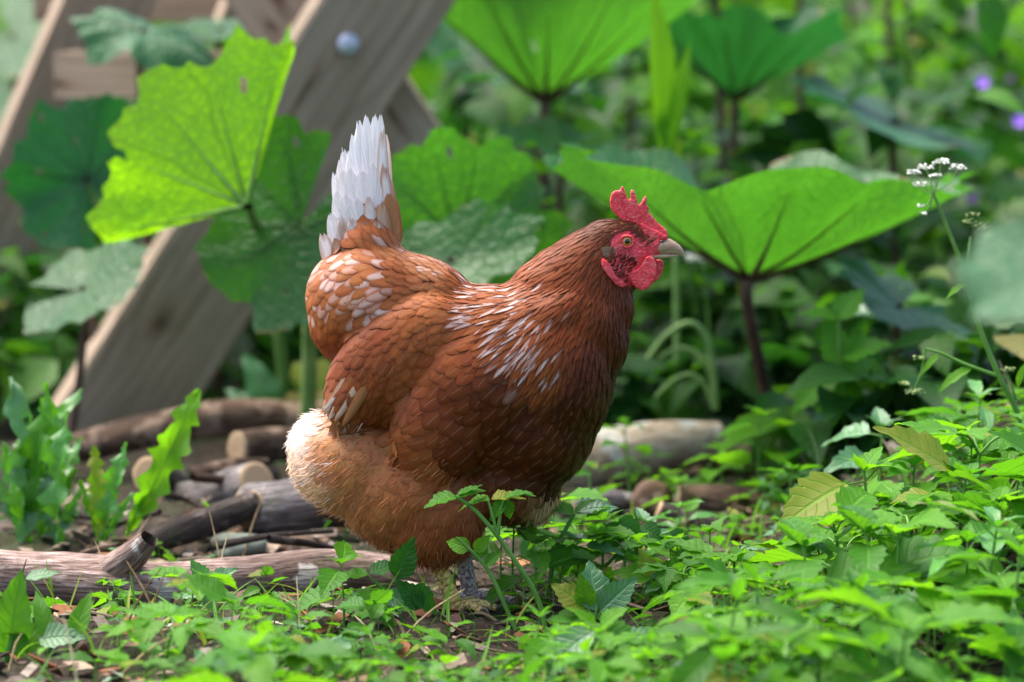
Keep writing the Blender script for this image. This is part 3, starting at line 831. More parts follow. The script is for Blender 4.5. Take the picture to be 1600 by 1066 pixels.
TAIL = [((548, 405), (523, 272), 10, 26, WH, WH), ((554, 400), (530, 250), 8, 28, WH, WB), ((560, 398), (536, 236), 5, 30, WH, WB), ((566, 396), (546, 238), 2, 30, WH, WH),
        ((572, 395), (553, 212), 0, 30, WH, WH), ((577, 395), (560, 192), -2, 30, WH, WH), ((582, 395), (573, 183), -4, 30, WH, WH), ((588, 395), (586, 181), -6, 28, WH, WH),
        ((594, 392), (595, 182), -8, 22, WH, WB), ((600, 390), (598, 205), -10, 22, WH, BW), ((608, 390), (602, 262), -14, 24, WB, BR), ((615, 392), (608, 300), -17, 26, BR, BR),
        ((556, 405), (535, 268), -10, 30, WH, WB), ((566, 402), (548, 262), -13, 32, WH, WB), ((578, 402), (566, 268), -16, 32, WH, WB), ((590, 400), (582, 258), -18, 30, WH, WB),
        ((546, 415), (526, 302), -15, 30, WH, WB), ((558, 412), (540, 305), -18, 32, WH, WB), ((572, 412), (558, 312), -21, 32, WH, WB), ((586, 410), (577, 306), -23, 24, WB, BW), ((600, 406), (596, 316), -22, 30, BW, BR),
        ((540, 425), (517, 335), -16, 28, WH, WB), ((552, 425), (532, 338), -20, 30, BW, WB), ((566, 425), (550, 342), -24, 32, WB, BW), ((582, 425), (570, 345), -26, 32, BW, BR), ((598, 420), (590, 348), -26, 30, WB, BR),
        ((530, 438), (504, 366), -16, 28, WH, BW), ((546, 442), (524, 372), -24, 28, BW, BR), ((560, 445), (542, 376), -28, 30, WB, BR)]
for (b, t, yo, wp, ca, cb) in TAIL:
    long_feather('tail_feather', b, t, yo * .6, yo, wp, ca, cb, .12, .05, 3.0)
    if yo < 0 and t[1] > 200: long_feather('tail_feather', (b[0] + 3, b[1]), (t[0] + 4, t[1] + 6), -yo * .6, -yo, wp, ca, cb, .12, .05, 4.0, face=(0, 1, .1))
for (b, t, yo, wp, ca, cb) in [((548, 590), (507, 634), -99, 10, (.8, .68, .58), (.44, .24, .12)), ((560, 560), (511, 638), -99, 15, (.62, .46, .34), (.44, .24, .12)), ((566, 568), (519, 644), -102, 15, BR, (.66, .55, .45)), ((574, 575), (528, 647), -105, 15, (.6, .42, .3), BR),
                               ((584, 580), (540, 654), -108, 17, (.34, .14, .05), (.24, .09, .03))]:
    long_feather('wing_feather', b, t, yo, yo + 4, wp, ca, cb, .3, .06)
    long_feather('wing_feather', b, t, -yo, -yo - 4, wp, ca, cb, .3, .06, face=(0, 1, .1))

# ---- head
def surf_y(px, py, s=-1):
    h = H(px, py); loc, nr_, _, _ = bvh.ray_cast(Vector((h.x, s * .6, h.z)), Vector((0, -s, 0)))
    return loc.y if loc else s * .02
def hug(o, s, out):                              # push a flat piece onto the side of the head
    for v in o.data.vertices:
        loc, nr_, _, _ = bvh.ray_cast(Vector((v.co.x, s * .6, v.co.z)), Vector((0, -s, 0)))
        if loc: v.co.y = loc.y + (v.co.y) + s * out
def solid_outline(name, pts, thick, mat, y0, tilt=0.0, voxel=.0011, it=4, base=None, lean=(0, 0)):
    pts = [Vector((p[0], p[1], 0)) for p in pts]
    bm = bmesh.new()
    vs = [bm.verts.new(H(p.x, p.y, y0 - thick / 2)) for p in pts]
    f = bm.faces.new(vs)
    r = bmesh.ops.extrude_face_region(bm, geom=[f])
    bmesh.ops.translate(bm, verts=[v for v in r['geom'] if isinstance(v, bmesh.types.BMVert)], vec=(0, thick * K, 0))
    bmesh.ops.triangulate(bm, faces=bm.faces[:])
    bmesh.ops.recalc_face_normals(bm, faces=bm.faces[:])
    me = modified(bm, [('REMESH', dict(mode='VOXEL', voxel_size=voxel, use_smooth_shade=True)), ('SMOOTH', dict(factor=.5, iterations=it))], name)
    me.materials.clear(); me.materials.append(mat)
    a = me.attributes.new('tint', 'FLOAT_COLOR', 'POINT'); a.data.foreach_set('color', np.ones(len(me.vertices) * 4, np.float32))
    if lean[0] or lean[1]:
        for v in me.vertices:
            v.co.y += lean[0] * (v.co.z - H(0, lean[1]).z)
    return link(name, me, hen)
COMB = [(700, 345), (655, 300), (620, 255), (615, 200), (628, 148), (660, 125), (690, 130), (698, 100), (712, 98), (726, 135), (742, 180), (757, 208), (766, 190), (763, 135), (775, 120), (792, 133), (808, 180), (822, 238), (840, 222), (860, 180), (876, 165), (884, 190), (874, 262), (884, 240), (897, 250), (898, 298), (915, 302), (942, 338), (962, 362), (1002, 392), (1028, 418), (1040, 460), (1005, 480), (960, 490), (915, 485), (880, 460), (850, 420), (820, 385), (780, 365), (735, 355)]
solid_outline('comb', [Z1(*p) for p in COMB], 9, M['skin'], 0, voxel=.0009, it=3)
ridge = [(840, 410), (880, 475), (950, 505), (1030, 482), (1034, 455), (985, 432), (930, 405), (880, 375), (835, 360)]
solid_outline('comb_base', [Z1(*p) for p in ridge], 17, M['skin'], 0, voxel=.0011, it=10)
wat = [(900, 590), (935, 615), (948, 660), (950, 720), (930, 785), (885, 835), (840, 848), (800, 826), (765, 788), (754, 742), (772, 705), (815, 690), (850, 650), (870, 610)]
solid_outline('wattle', [Z1(*p) for p in wat], 9, M['skin'], -19, it=6)
wat2 = [(955, 630), (992, 632), (1010, 660), (1002, 712), (975, 772), (930, 803), (905, 790), (915, 720)]
solid_outline('wattle', [Z1(*p) for p in wat2], 8, M['skin'], 10, it=6)
lobe = [(556, 600), (590, 622), (618, 662), (640, 712), (672, 752), (715, 785), (745, 812), (700, 822), (650, 795), (600, 735), (560, 680), (548, 640)]
for s in (-1, 1): hug(solid_outline('earlobe', [Z1(*p) for p in lobe], 9, M['skin'], 0, it=4), s, 1.5 * K)
def ring(name, c, nrm, R, r, mat, sx=1.0, sy=1.0):
    mb = MB(); Mx = frame(c, (0, 0, 1), nrm); Vv, F = [], []
    A, Bn = 28, 8
    for i in range(A):
        a = 2 * pi * i / A
        for j in range(Bn):
            b = 2 * pi * j / Bn
            q = R + r * cos(b)
            Vv.append((q * cos(a) * sx, q * sin(a) * sy, r * sin(b)))
    for i in range(A):
        for j in range(Bn):
            F.append((i * Bn + j, ((i + 1) % A) * Bn + j, ((i + 1) % A) * Bn + (j + 1) % Bn, i * Bn + (j + 1) % Bn))
    mb.add(xf(Mx, np.array(Vv)), F); return link(name, mb.mesh(name, mat), hen)
def ball(name, c, r, mat, parent, sc=(1, 1, 1), sub=3):
    bm = bmesh.new(); bmesh.ops.create_icosphere(bm, subdivisions=sub, radius=r)
    bmesh.ops.transform(bm, matrix=Matrix.Translation(c) @ Matrix.Diagonal((*sc, 1)), verts=bm.verts)
    me = bpy.data.meshes.new(name); bm.to_mesh(me); bm.free(); me.materials.append(mat)
    me.polygons.foreach_set('use_smooth', np.ones(len(me.polygons), bool))
    a = me.attributes.new('tint', 'FLOAT_COLOR', 'POINT'); a.data.foreach_set('color', np.ones(len(me.vertices) * 4, np.float32))
    return link(name, me, parent)
def eye_material():
    N = NT('amber_iris')
    tc = N.n('TexCoord').outputs['Object']
    z = N.noise(900, tc, 3)
    c = N.mix(N.step(z, .3, .7), (.36, .16, .02), (.58, .33, .06))
    return N.done(N.bsdf(c, .12, .6, Coat_Weight=.8, Coat_Roughness=.03))
M['iris'] = eye_material()
M['pupil'] = simple('pupil', (.004, .004, .004), .05, .8, 0)
EX, EY = Z1(736, 490)
for s in (-1, 1):
    ec = H(EX, EY, s * 22)
    e = ball('eye', ec, 9.4 * K, M['iris'], hen, (1, .75, .95))
    ball('pupil', ec + Vector((.3 * K, s * 5.5 * K, .2 * K)), 4.5 * K, M['pupil'], e, (1, .42, 1))
    ring('eyelid', ec + Vector((0, s * 4.2 * K, 0)), (0, s, 0), 9.8 * K, 2.2 * K, M['skin'], 1.05, .92)
def loft(name, secs, mat, parent, sides=14):
    V, F = [], []
    for (x, tp, bt, hd) in secs:
        for k in range(sides):
            a = 2 * pi * k / sides
            V.append(tuple(H(x, (tp + bt) / 2 - (bt - tp) / 2 * sin(a), hd * cos(a))))
    for i in range(len(secs) - 1):
        for k in range(sides): F.append((i * sides + k, i * sides + (k + 1) % sides, (i + 1) * sides + (k + 1) % sides, (i + 1) * sides + k))
    F.append(tuple(range((len(secs) - 1) * sides, len(secs) * sides))); F.append(tuple(reversed(range(sides))))
    me = mesh_from(name, V, F, mat); bm = bmesh.new(); bm.from_mesh(me); bmesh.ops.recalc_face_normals(bm, faces=bm.faces[:]); bm.to_mesh(me); bm.free()
    return link(name, me, parent)
def beak_material():
    N = NT('beak_horn')
    tc = N.n('TexCoord').outputs['Object']
    z = N.noise(120, N.mapping(tc, (.4, 1, 2)), 4, .6)
    c = N.mix(N.step(z, .3, .7), (.30, .19, .12), (.52, .38, .25))
    c = N.mix(N.step(N.noise(45, tc, 3), .5, .68), c, (.42, .30, .13))
    return N.done(N.bsdf(c, .42, .45, N.bump(z, .3, .0006)))
M['beak'] = beak_material()
ub = loft('upper_beak', [(1016, 381, 397, 9.5), (1024, 376.5, 398, 11), (1034, 372, 398, 10.8), (1046, 372.8, 397.8, 9.2), (1055, 377.5, 397.8, 7.2), (1062, 383, 398.5, 5.0), (1067, 389.5, 400.5, 2.8), (1069, 395, 401.5, 1.3)], M['beak'], hen)
loft('lower_beak', [(1006, 396, 406, 12), (1022, 396, 405, 10.5), (1040, 396.5, 403.5, 8), (1052, 397, 402, 5), (1060, 398.5, 401, 2)], M['beak'], hen)
for s in (-1, 1):
    ball('nostril', H(1034, 377.0, s * 11.4), 4.2 * K, M['pupil'], ub, (1.2, .3, .42), 2)
# ear tuft: a small fan of grey brown feathers over the ear hole
for k in range(16):
    f = k / 15
    bx, by = Z1(660 - 20 * f + nrg.uniform(-12, 12), 545 + 45 * f); tx, ty = Z1(548 + 14 * f + nrg.uniform(-6, 10), 528 + 62 * f)
    long_feather('ear_feather', (bx, by), (tx, ty), surf_y(bx, by) / K - .5, surf_y(tx, ty) / K - 3.5, 5.5, (.22, .13, .08), (.30, .20, .12), .5, .1, 1.5, 6, 3)
# bristles of the dark cheek and short plumes over the eye
CHEEK = [Z1(*p) for p in [(640, 570), (780, 590), (830, 640), (770, 690), (750, 780), (690, 780), (630, 690), (600, 620)]]
BROW = [Z1(*p) for p in [(700, 385), (790, 375), (860, 440), (905, 490), (860, 470), (800, 420), (720, 405)]]
P3, N3 = surface_points(90000); q3 = proj_np(P3)
k3 = np.nonzero(in_poly(q3, CHEEK))[0][:260]; kb = np.nonzero(in_poly(q3, BROW))[0][:260]; k3 = np.concatenate([k3, kb])
m3 = len(k3); P3, N3 = P3[k3], N3[k3]
dd3 = np.array([-.75, 0, -.6])[None] + nrg.normal(0, .22, (m3, 3)); dd3 = dd3 - N3 * (dd3 * N3).sum(1, keepdims=True) * .85
dd3 /= np.linalg.norm(dd3, axis=1, keepdims=True); L3 = K * nrg.uniform(4, 9, m3)
sd3 = np.cross(dd3, N3); cen = P3[:, None] + N3[:, None] * .0004 + dd3[:, None] * (tt[None, :, None] * L3[:, None, None])
V3 = np.stack([cen - sd3[:, None] * wd[None, :, None] * 1.1, cen + sd3[:, None] * wd[None, :, None] * 1.1], 2).reshape(m3, 8, 3)
F3 = (fs[None] + (np.arange(m3) * 8)[:, None, None]).reshape(-1, 4)
tag(link('face_bristles', mesh_from('face_bristles', V3.reshape(-1, 3), F3, M['down'], None, np.repeat(np.array([[.10, .03, .015]]) * nrg.uniform(.5, 1.6, (m3, 1)), 8, 0)), hen), kind='stuff')
# ---- legs
def scale_material(name, ca, cb):
    N = NT(name)
    tc = N.n('TexCoord').outputs['Object']
    v = N.vor(330, tc)
    z = N.noise(60, tc, 4)
    c = N.mix(N.step(z, .35, .65), ca, cb)
    c = N.mix(N.step(v[0], .35, .75), c, tuple(x * .45 for x in ca))
    return N.done(N.bsdf(c, .6, .3, N.bump(N.math('MULTIPLY', v[0], -1.0), .9, .0015)))
M['leg_yellow'] = scale_material('leg_scales_yellow', (.60, .42, .16), (.76, .58, .22))
M['leg_grey'] = scale_material('leg_scales_grey', (.36, .28, .28), (.60, .52, .52))
M['scute'] = simple('scute_yellow', (.78, .55, .15), .45, .4, .3, 120)
M['claw'] = simple('claw', (.12, .09, .07), .4, .4, .2)
def leg(top, foot, yo, mat, toes, with_scutes):
    mb = MB()
    A0, A1 = H(*top, yo), H(*foot, yo)
    V, F, L = tube([A0 + (A0 - A1) * .25, A0, A0.lerp(A1, .5), A1], [15 * K, 14 * K, 12.5 * K, 15 * K], 14, 18, .06, 5)
    mb.add(V, F, L)
    lg = link('leg', mb.mesh('leg', mat), hen)
    ax = (A1 - A0).normalized()
    if with_scutes:
        ns = 9; fw = Vector((.62, -.78, 0)); fw = (fw - ax * fw.dot(ax)).normalized(); sd = ax.cross(fw)
        for k in range(ns):
            V = []; seg = (A1 - A0).length * 1.08 / ns
            for (dz, rr) in ((0.0, 12.2), (.5, 15.4), (1.10, 16.4), (1.14, 12.0)):
                for j in range(7):
                    a = (j / 6 - .5) * 1.75
                    q = rr * K * (1 - .14 * abs(j / 6 - .5) * 2)
                    V.append(tuple(A0 + ax * (seg * (k + dz)) + (fw * cos(a) + sd * sin(a)) * q))
            link('scute', mesh_from('scute', V, grid_faces(4, 7), M['scute']), lg)
    for (dx, dy, ln) in toes:
        d = Vector((dx, dy, 0)).normalized()
        e = A1 + d * ln * K; e.z = .006; mid = A1.lerp(e, .45) + Vector((0, 0, .007))
        V, F, L = tube([A1 + Vector((0, 0, .004)), mid, e], [11 * K, 8.5 * K, 6 * K], 8, 10, .08, 3)
        t = MB(); t.add(V, F, L); to = link('toe', t.mesh('toe', mat), lg)
        V, F, L = tube([e, e + d * 8 * K + Vector((0, 0, .002)), e + d * 17 * K - Vector((0, 0, .004))], [5 * K, 3.6 * K, .5 * K], 6, 6)
        c = MB(); c.add(V, F, L); link('claw', c.mesh('claw', M['claw']), to)
leg((686, 880), (716, 954), -34, M['leg_yellow'], [(1, -.15, 62), (.8, -.75, 52), (.8, .6, 52), (-1, .1, 28)], True)
leg((724, 880), (737, 950), 34, M['leg_grey'], [(1, -.1, 62), (.8, -.7, 52), (.8, .65, 52), (-1, .1, 28)], False)

# ================================================================ ground and air
def ground_mesh():
    xs = np.concatenate([-np.geomspace(1.4, 90, 26)[::-1], np.linspace(-1.35, 1.35, 150), np.geomspace(1.4, 90, 26)])
    ys = np.concatenate([-np.geomspace(.8, 90, 22)[::-1], np.linspace(-.75, 1.6, 130), np.geomspace(1.65, 120, 34)])
    Xg, Yg = np.meshgrid(xs, ys)
    Zg = gh(Xg, Yg)
    nearm = (np.abs(Xg) < 1.4) & (Yg > -.8) & (Yg < 1.7)
    Zg = Zg + nearm * nrg.normal(0, .0035, Zg.shape)
    V = np.stack([Xg.ravel(), Yg.ravel(), Zg.ravel()], 1)
    return mesh_from('ground', V, grid_faces(len(ys), len(xs)), M['soil'])
g = link('ground', ground_mesh()); tag(g, 'brown soil with crumbs and dry litter under the weeds', 'ground', kind='structure')

# ================================================================ wooden frame behind the hen
def board(name, A, B, width, thick, yaw, parent, bev=.003):
    """plank from A to B; its wide face looks at -y turned by yaw towards +x"""
    A, B = Vector(A), Vector(B)
    ax = (B - A).normalized()
    nrm = Vector((sin(yaw), -cos(yaw), 0)); nrm = (nrm - ax * nrm.dot(ax)).normalized()
    wd = ax.cross(nrm)
    bm = bmesh.new(); bmesh.ops.create_cube(bm, size=1)
    Ln = (B - A).length
    bmesh.ops.scale(bm, vec=(width, thick, Ln), verts=bm.verts)
    bmesh.ops.bevel(bm, geom=bm.edges[:], offset=bev, segments=2, affect='EDGES')
    me = bpy.data.meshes.new(name); bm.to_mesh(me); bm.free(); me.materials.append(M['plank'])
    m = Matrix((wd, -nrm, ax)).transposed().to_4x4(); m.translation = (A + B) / 2
    return link(name, me, parent, local(parent, m))
wf = empty('wooden_frame', Vector((-.3, 1.35, 0)), 'weathered grey timber frame with crossing slanted planks behind the hen', 'wooden frame')
bpy.context.view_layer.update()
dM = 1.30
c0 = at((95 + 330) / 2, 600, dM); c1_ = at((505 + 690) / 2, 0, dM)
ax = (c1_ - c0).normalized()
main_leg = board('plank', c0 - ax * (c0.z / ax.z + .02), c1_ + ax * .34, .146, .044, radians(24), wf)
cB0 = at(470, 20, dM + .075); cB1 = at(770, 480, dM + .075)
ax2 = (cB1 - cB0).normalized()
board('plank', cB0 - ax2 * .35, cB1 + ax2 * (cB1.z / -ax2.z + .02), .135, .044, radians(-6), wf)
dL = 1.75
l0 = at(-60, 520, dL); l1 = at(138, 60, dL); ax3 = (l1 - l0).normalized()
board('plank', l0 - ax3 * (l0.z / ax3.z + .02), l1 + ax3 * .14, .118, .044, radians(24), wf)
board('rail', at(100, 118, 1.62), at(470, 118, 1.44), .062, .05, 0, wf)
for k in range(3):
    board('seat_board', at(60, 8 - 6 * k, 1.95 + .13 * k), at(520, 8 - 6 * k, 1.95 + .13 * k), .045, .12, 0, wf)
board('post', at(372, 60, 1.85), at(420, -60, 1.85), .075, .05, .3, wf)
def dome(name, c, nrm, r, parent, mat):
    mb = MB(); V, F = [], []; A, R = 20, 6
    for i in range(R + 1):
        ph = (i / R) * pi / 2
        for k in range(A): V.append((r * cos(ph) * cos(2 * pi * k / A), r * cos(ph) * sin(2 * pi * k / A), r * .62 * sin(ph)))
    for i in range(R):
        for k in range(A): F.append((i * A + k, i * A + (k + 1) % A, (i + 1) * A + (k + 1) % A, (i + 1) * A + k))
    mb.add(xf(frame(c, (0, 0, 1), nrm), np.array(V)), F); me = mb.mesh(name, mat)
    o = link(name, me, parent); o.matrix_local = local(parent, Matrix()); return o
bp = at(544, 70, dM - .030)
dome('bolt', bp, (sin(radians(24)), -cos(radians(24)), .1), .0148, wf, M['bolt'])

# ================================================================ logs, branches, chips
def log(name, pts, radii, mat, label, cat='log', group=None, n=26, sides=18, noise=.05, seed=1, cuts=(True, True), tilt=(0, 0), cutmat=None, extra=()):
    V, F, L = tube(pts, radii, sides, n, noise * 1.5, seed)
    o = link(name, mesh_from(name, V, F, mat, L)); tag(o, label, cat, group)
    C = catmull(pts, n)
    for which, on in zip((0, 1), cuts):
        if not on: continue
        idx = 0 if which == 0 else n - 1
        ringv = V[idx * sides:(idx + 1) * sides]
        c = ringv.mean(0); ax = (C[0] - C[1]) if which == 0 else (C[-1] - C[-2]); ax = np.array(ax.normalized())
        vv = [c + ax * .002]; ll = [(0, 0, 0)]
        for q in (.4, .75, .97, 1.0):
            for k in range(sides):
                vv.append(c + (ringv[k] - c) * q + ax * (.002 if q < .98 else -.002)); ll.append((k / sides, q, 0))
        f = [(0, 1 + k, 1 + (k + 1) % sides) for k in range(sides)]
        for r_ in range(3):
            for k in range(sides): f.append((1 + r_ * sides + k, 1 + (r_ + 1) * sides + k, 1 + (r_ + 1) * sides + (k + 1) % sides, 1 + r_ * sides + (k + 1) % sides))
        me = mesh_from('cut_end', vv, f, cutmat or M['cut'], ll)
        bm = bmesh.new(); bm.from_mesh(me); bmesh.ops.recalc_face_normals(bm, faces=bm.faces[:]); bm.to_mesh(me); bm.free()
        link('cut_end', me, o)
    for (nm, p2, r2, m2) in extra:
        V, F, L = tube(p2, r2, 12, 14, .10, seed + 7); link(nm, mesh_from(nm, V, F, m2, L), o)
    return o
def r_(px, y): return px / ppm(y)
y = .07
log('log', [at(-120, 905, y - .02), at(60, 903, y), at(230, 915, y), at(330, 918, y + .01)], [r_(46, y), r_(45, y), r_(40, y), r_(30, y)], M['bark_pink'],
    'thick pinkish brown log with a broken stub lying at the left edge behind the weeds', 'log', seed=2, noise=.07, cuts=(False, True),
    extra=[('branch_stub', [at(165, 895, y), at(205, 870, y - .02), at(233, 842, y - .03)], [r_(28, y), r_(24, y), r_(15, y)], M['bark_pink'])])
y = .105
log('log', [at(210, 918, y - .01), at(380, 905, y), at(520, 897, y + .03), at(700, 905, y + .06)], [r_(36, y), r_(36, y), r_(38, y), r_(36, y)], M['bark_pink'],
    'smooth pinkish log lying just behind the legs of the hen', 'log', seed=5, noise=.04, cuts=(True, True))
y = .36
log('branch', [at(205, 862, y - .06), at(300, 824, y), at(350, 806, y + .03), at(400, 786, y + .05)], [r_(17, y), r_(22, y), r_(23, y), r_(22, y)], M['bark_dark'],
    'dark grey branch slanting up to the right from the broken stub', 'branch', seed=8, noise=.05)
y = .42
log('log', [at(398, 797, y + .02), at(450, 790, y), at(560, 780, y + .01)], [r_(47, y), r_(45, y), r_(42, y)], M['bark_grey'],
    'thick grey mossy log with a pale cut rim below the tail end of the hen', 'log', seed=11, noise=.04)
y = .62
log('log', [at(400, 752, y - .06), at(330, 775, y), at(238, 795, y + .10)], [r_(32, y), r_(33, y), r_(30, y)], M['bark_grey'],
    'short grey log with an oval sawn end facing forward between the branches', 'log', seed=14, noise=.05)
y = .70
log('log', [at(232, 742, y - .08), at(275, 752, y), at(420, 748, y + .15)], [r_(26, y), r_(26, y), r_(24, y)], M['bark_dark'],
    'dark log showing a round yellowish sawn end near the long dandelion leaf', 'log', seed=17, noise=.05)
y = .95
log('branch', [at(60, 716, y), at(160, 690, y), at(300, 660, y), at(400, 652, y + .02), at(620, 660, y + .05)], [r_(22, y), r_(26, y), r_(28, y), r_(28, y), r_(26, y)], M['bark_brown'],
    'long curved brown branch lying across the foot of the slanted plank', 'branch', seed=21, noise=.06)
y = .85
log('log', [at(372, 700, y), at(430, 695, y + .03), at(540, 690, y + .1)], [r_(26, y)] * 3, M['bark_brown'], 'stubby brown log end under the long curved branch', 'log', seed=24)
y = .62
log('bark_strip', [at(300, 738, y), at(370, 726, y), at(420, 722, y)], [r_(8, y), r_(12, y), r_(7, y)], M['bark_brown'], 'curled strip of reddish brown bark on the log pile', 'bark', seed=25, cuts=(False, False), noise=.15)
# right side
y = .86
log('log', [at(780, 745, y - .08), at(900, 722, y - .03), at(1010, 702, y), at(1120, 692, y + .04)], [r_(50, y), r_(50, y), r_(44, y), r_(34, y)], M['bark_pale'],
    'thick pale barkless log lying to the right behind the hen', 'log', seed=31, noise=.04)
y = .95
log('log', [at(1090, 705, y), at(1180, 712, y + .02), at(1246, 722, y + .03)], [r_(36, y), r_(38, y), r_(36, y)], M['bark_pale'], 'short pale orange tinted log end beyond the pale barkless log', 'log', seed=33, noise=.05)
y = .60
log('log', [at(1060, 782, y), at(1150, 790, y), at(1270, 815, y - .02), at(1390, 850, y - .05)], [r_(26, y), r_(32, y), r_(30, y), r_(26, y)], M['bark_brown'],
    'dark brown log slanting down to the right towards the green mound', 'log', seed=35, noise=.06)
y = .48
log('branch', [at(1030, 800, y), at(1120, 830, y), at(1210, 850, y), at(1300, 882, y)], [r_(18, y), r_(20, y), r_(18, y), r_(14, y)], M['bark_dark'],
    'thin dark branch below the slanting brown log', 'branch', seed=38, noise=.06)
y = 1.25
log('log', [at(1230, 712, y), at(1340, 708, y), at(1460, 722, y)], [r_(24, y), r_(26, y), r_(22, y)], M['bark_brown'], 'far reddish brown log half hidden under the nettle', 'log', seed=41, noise=.05)
y = .40
log('log', [at(1080, 868, y), at(1130, 862, y), at(1190, 892, y)], [r_(20, y), r_(28, y), r_(20, y)], M['bark_grey'], 'small grey log among seedlings on the right of the hen', 'log', seed=43, noise=.07)
y = .62
log('log', [at(900, 795, y), at(940, 783, y), at(985, 790, y + .03)], [r_(20, y), r_(23, y), r_(20, y)], M['bark_grey'], 'short grey log stub just right of the hen breast', 'log', seed=45)
log('log', [at(1072, 778, .60), at(1060, 776, .66)], [r_(17, .6)] * 2, M['bark_pale'], 'pale yellow sawn chunk standing between two dark logs', 'log', seed=47, n=6, cuts=(True, True))
rs = random.Random(4)
for (xa, ya, xb, yb, yy, rd) in [(120, 845, 250, 800, .40, 7), (250, 770, 330, 800, .50, 6), (300, 745, 420, 770, .55, 7), (330, 855, 520, 830, .25, 6), (100, 880, 190, 850, .22, 6), (420, 842, 560, 868, .22, 7), (60, 800, 170, 815, .50, 8), (500, 800, 590, 850, .30, 6)]:
    log('stick', [at(xa, ya, yy), at((xa + xb) / 2, (ya + yb) / 2 - 5, yy + .02), at(xb, yb, yy + rs.uniform(-.04, .06))], [r_(rd, yy), r_(rd * .9, yy), r_(rd * .6, yy)], M[rs.choice(('bark_dark', 'bark_brown', 'bark_grey'))],
        'thin dry stick lying loose among the logs at the left', 'stick', 'loose sticks among the logs', 12, 8, .12, rs.randrange(99), (False, False))
for (xa, ya, xb, yb, yy, rd) in [(1010, 815, 1150, 850, .42, 8), (1100, 770, 1260, 800, .66, 8), (1180, 830, 1330, 868, .45, 9), (1150, 890, 1280, 905, .25, 6), (960, 830, 1080, 815, .45, 7), (1250, 760, 1400, 790, .85, 9), (1060, 905, 1170, 925, .16, 5), (1200, 800, 1360, 830, .70, 11)]:
    log('stick', [at(xa, ya, yy), at((xa + xb) / 2, (ya + yb) / 2 - 4, yy + .02), at(xb, yb, yy + rs.uniform(-.04, .06))], [r_(rd, yy), r_(rd * .9, yy), r_(rd * .6, yy)], M[rs.choice(('bark_dark', 'bark_brown', 'bark_grey'))],
        'dark stick in the tangle below the pale log at the right', 'stick', 'sticks in the tangle at the right', 12, 8, .12, rs.randrange(99), (False, False))
def lump(name, c, r, sc, mat, label, cat, seed, amp=.22):
    bm = bmesh.new(); bmesh.ops.create_icosphere(bm, subdivisions=3, radius=1)
    rr = random.Random(seed); ph = [Vector((rr.uniform(-1, 1), rr.uniform(-1, 1), rr.uniform(-1, 1))) * 3 for _ in range(5)]
    for v in bm.verts:
        v.co *= 1 + amp * sum(sin(p.dot(v.co) + i) for i, p in enumerate(ph)) / 3
        v.co = Vector((v.co.x * sc[0], v.co.y * sc[1], v.co.z * sc[2])) * r
    me = bpy.data.meshes.new(name); bm.to_mesh(me); bm.free(); me.materials.append(mat)
    me.polygons.foreach_set('use_smooth', np.ones(len(me.polygons), bool))
    o = link(name, me); o.location = c; return tag(o, label, cat)
lump('bark_chunk', at(1022, 776, .62), r_(34, .62), (1, .7, .95), M['bark_brown'], 'rough brown chunk of bark leaning beside the pale sawn chunk', 'bark', 3, .3)
lump('stone', at(372, 856, .33), r_(48, .33), (1.05, .8, .5), M['stone'], 'rounded grey green stone behind the pinkish log', 'stone', 5)
lump('stone', at(475, 853, .36), r_(42, .36), (1.1, .8, .5), M['bark_brown'], 'rounded brown lump of wood behind the pinkish log', 'wood', 9)

# dry leaves, bark chips and twigs lying about
mb = MB()
for k in range(1500):
    x = nrg.uniform(-.62, .62); yy = nrg.uniform(-.6, .75)
    p = on_ground(x, yy, .003 + .006 * nrg.random())
    s = nrg.uniform(.004, .016); a = nrg.uniform(0, 6.28)
    w = s * nrg.uniform(.25, .7); th = .0012
    Mx = Matrix.Translation(p) @ Matrix.Rotation(a, 4, 'Z') @ Matrix.Rotation(nrg.normal(0, .35), 4, 'X') @ Matrix.Rotation(nrg.normal(0, .3), 4, 'Y')
    V = np.array([(-s, -w, 0), (s, -w * .7, 0), (s * .9, w, 0), (-s * .8, w * .8, 0), (-s, -w, th), (s, -w * .7, th), (s * .9, w, th), (-s * .8, w * .8, th)])
    F = [(3, 2, 1, 0), (4, 5, 6, 7), (0, 1, 5, 4), (1, 2, 6, 5), (2, 3, 7, 6), (3, 0, 4, 7)]
    pal = [(.22, .14, .085), (.32, .24, .17), (.10, .06, .04), (.28, .11, .045), (.42, .35, .28), (.16, .12, .10)][int(nrg.integers(6))]
    mb.add(xf(Mx, V), F, tint=np.array(pal) * nrg.uniform(.6, 1.2))
for k in range(260):
    x = nrg.uniform(-.62, .62); yy = nrg.uniform(-.6, .7); p = on_ground(x, yy, .004); a = nrg.uniform(0, 6.28); ln = nrg.uniform(.02, .09)
    q = p + Vector((cos(a), sin(a), nrg.normal(0, .12))) * ln
    V, F, L = tube([p, p.lerp(q, .5) + Vector((0, 0, .004)), q], [.0012, .0015, .0008], 5, 5, .1, k)
    mb.add(V, F, L, np.array([(.20, .15, .09), (.38, .30, .2), (.10, .07, .05)][k % 3]))
for k in range(90):
    x = nrg.uniform(-.6, .62); yy = nrg.uniform(-.5, .45); p = on_ground(x, yy, -.003)
    if x * x + yy * yy < .008 or (abs(x + .05) < .05 and yy < 0): continue
    a = nrg.uniform(0, 6.28); ln = nrg.uniform(.03, .085); el = nrg.uniform(.3, 1.3)
    q = p + Vector((cos(a) * cos(el), sin(a) * cos(el), sin(el))) * ln
    V, F, L = tube([p, p.lerp(q, .5) + Vector((0, 0, .006)), q], [.0011, .0009, .0004], 5, 6, .1, k)
    mb.add(V, F, L, np.array([(.36, .27, .14), (.42, .36, .22), (.22, .14, .07)][k % 3]))
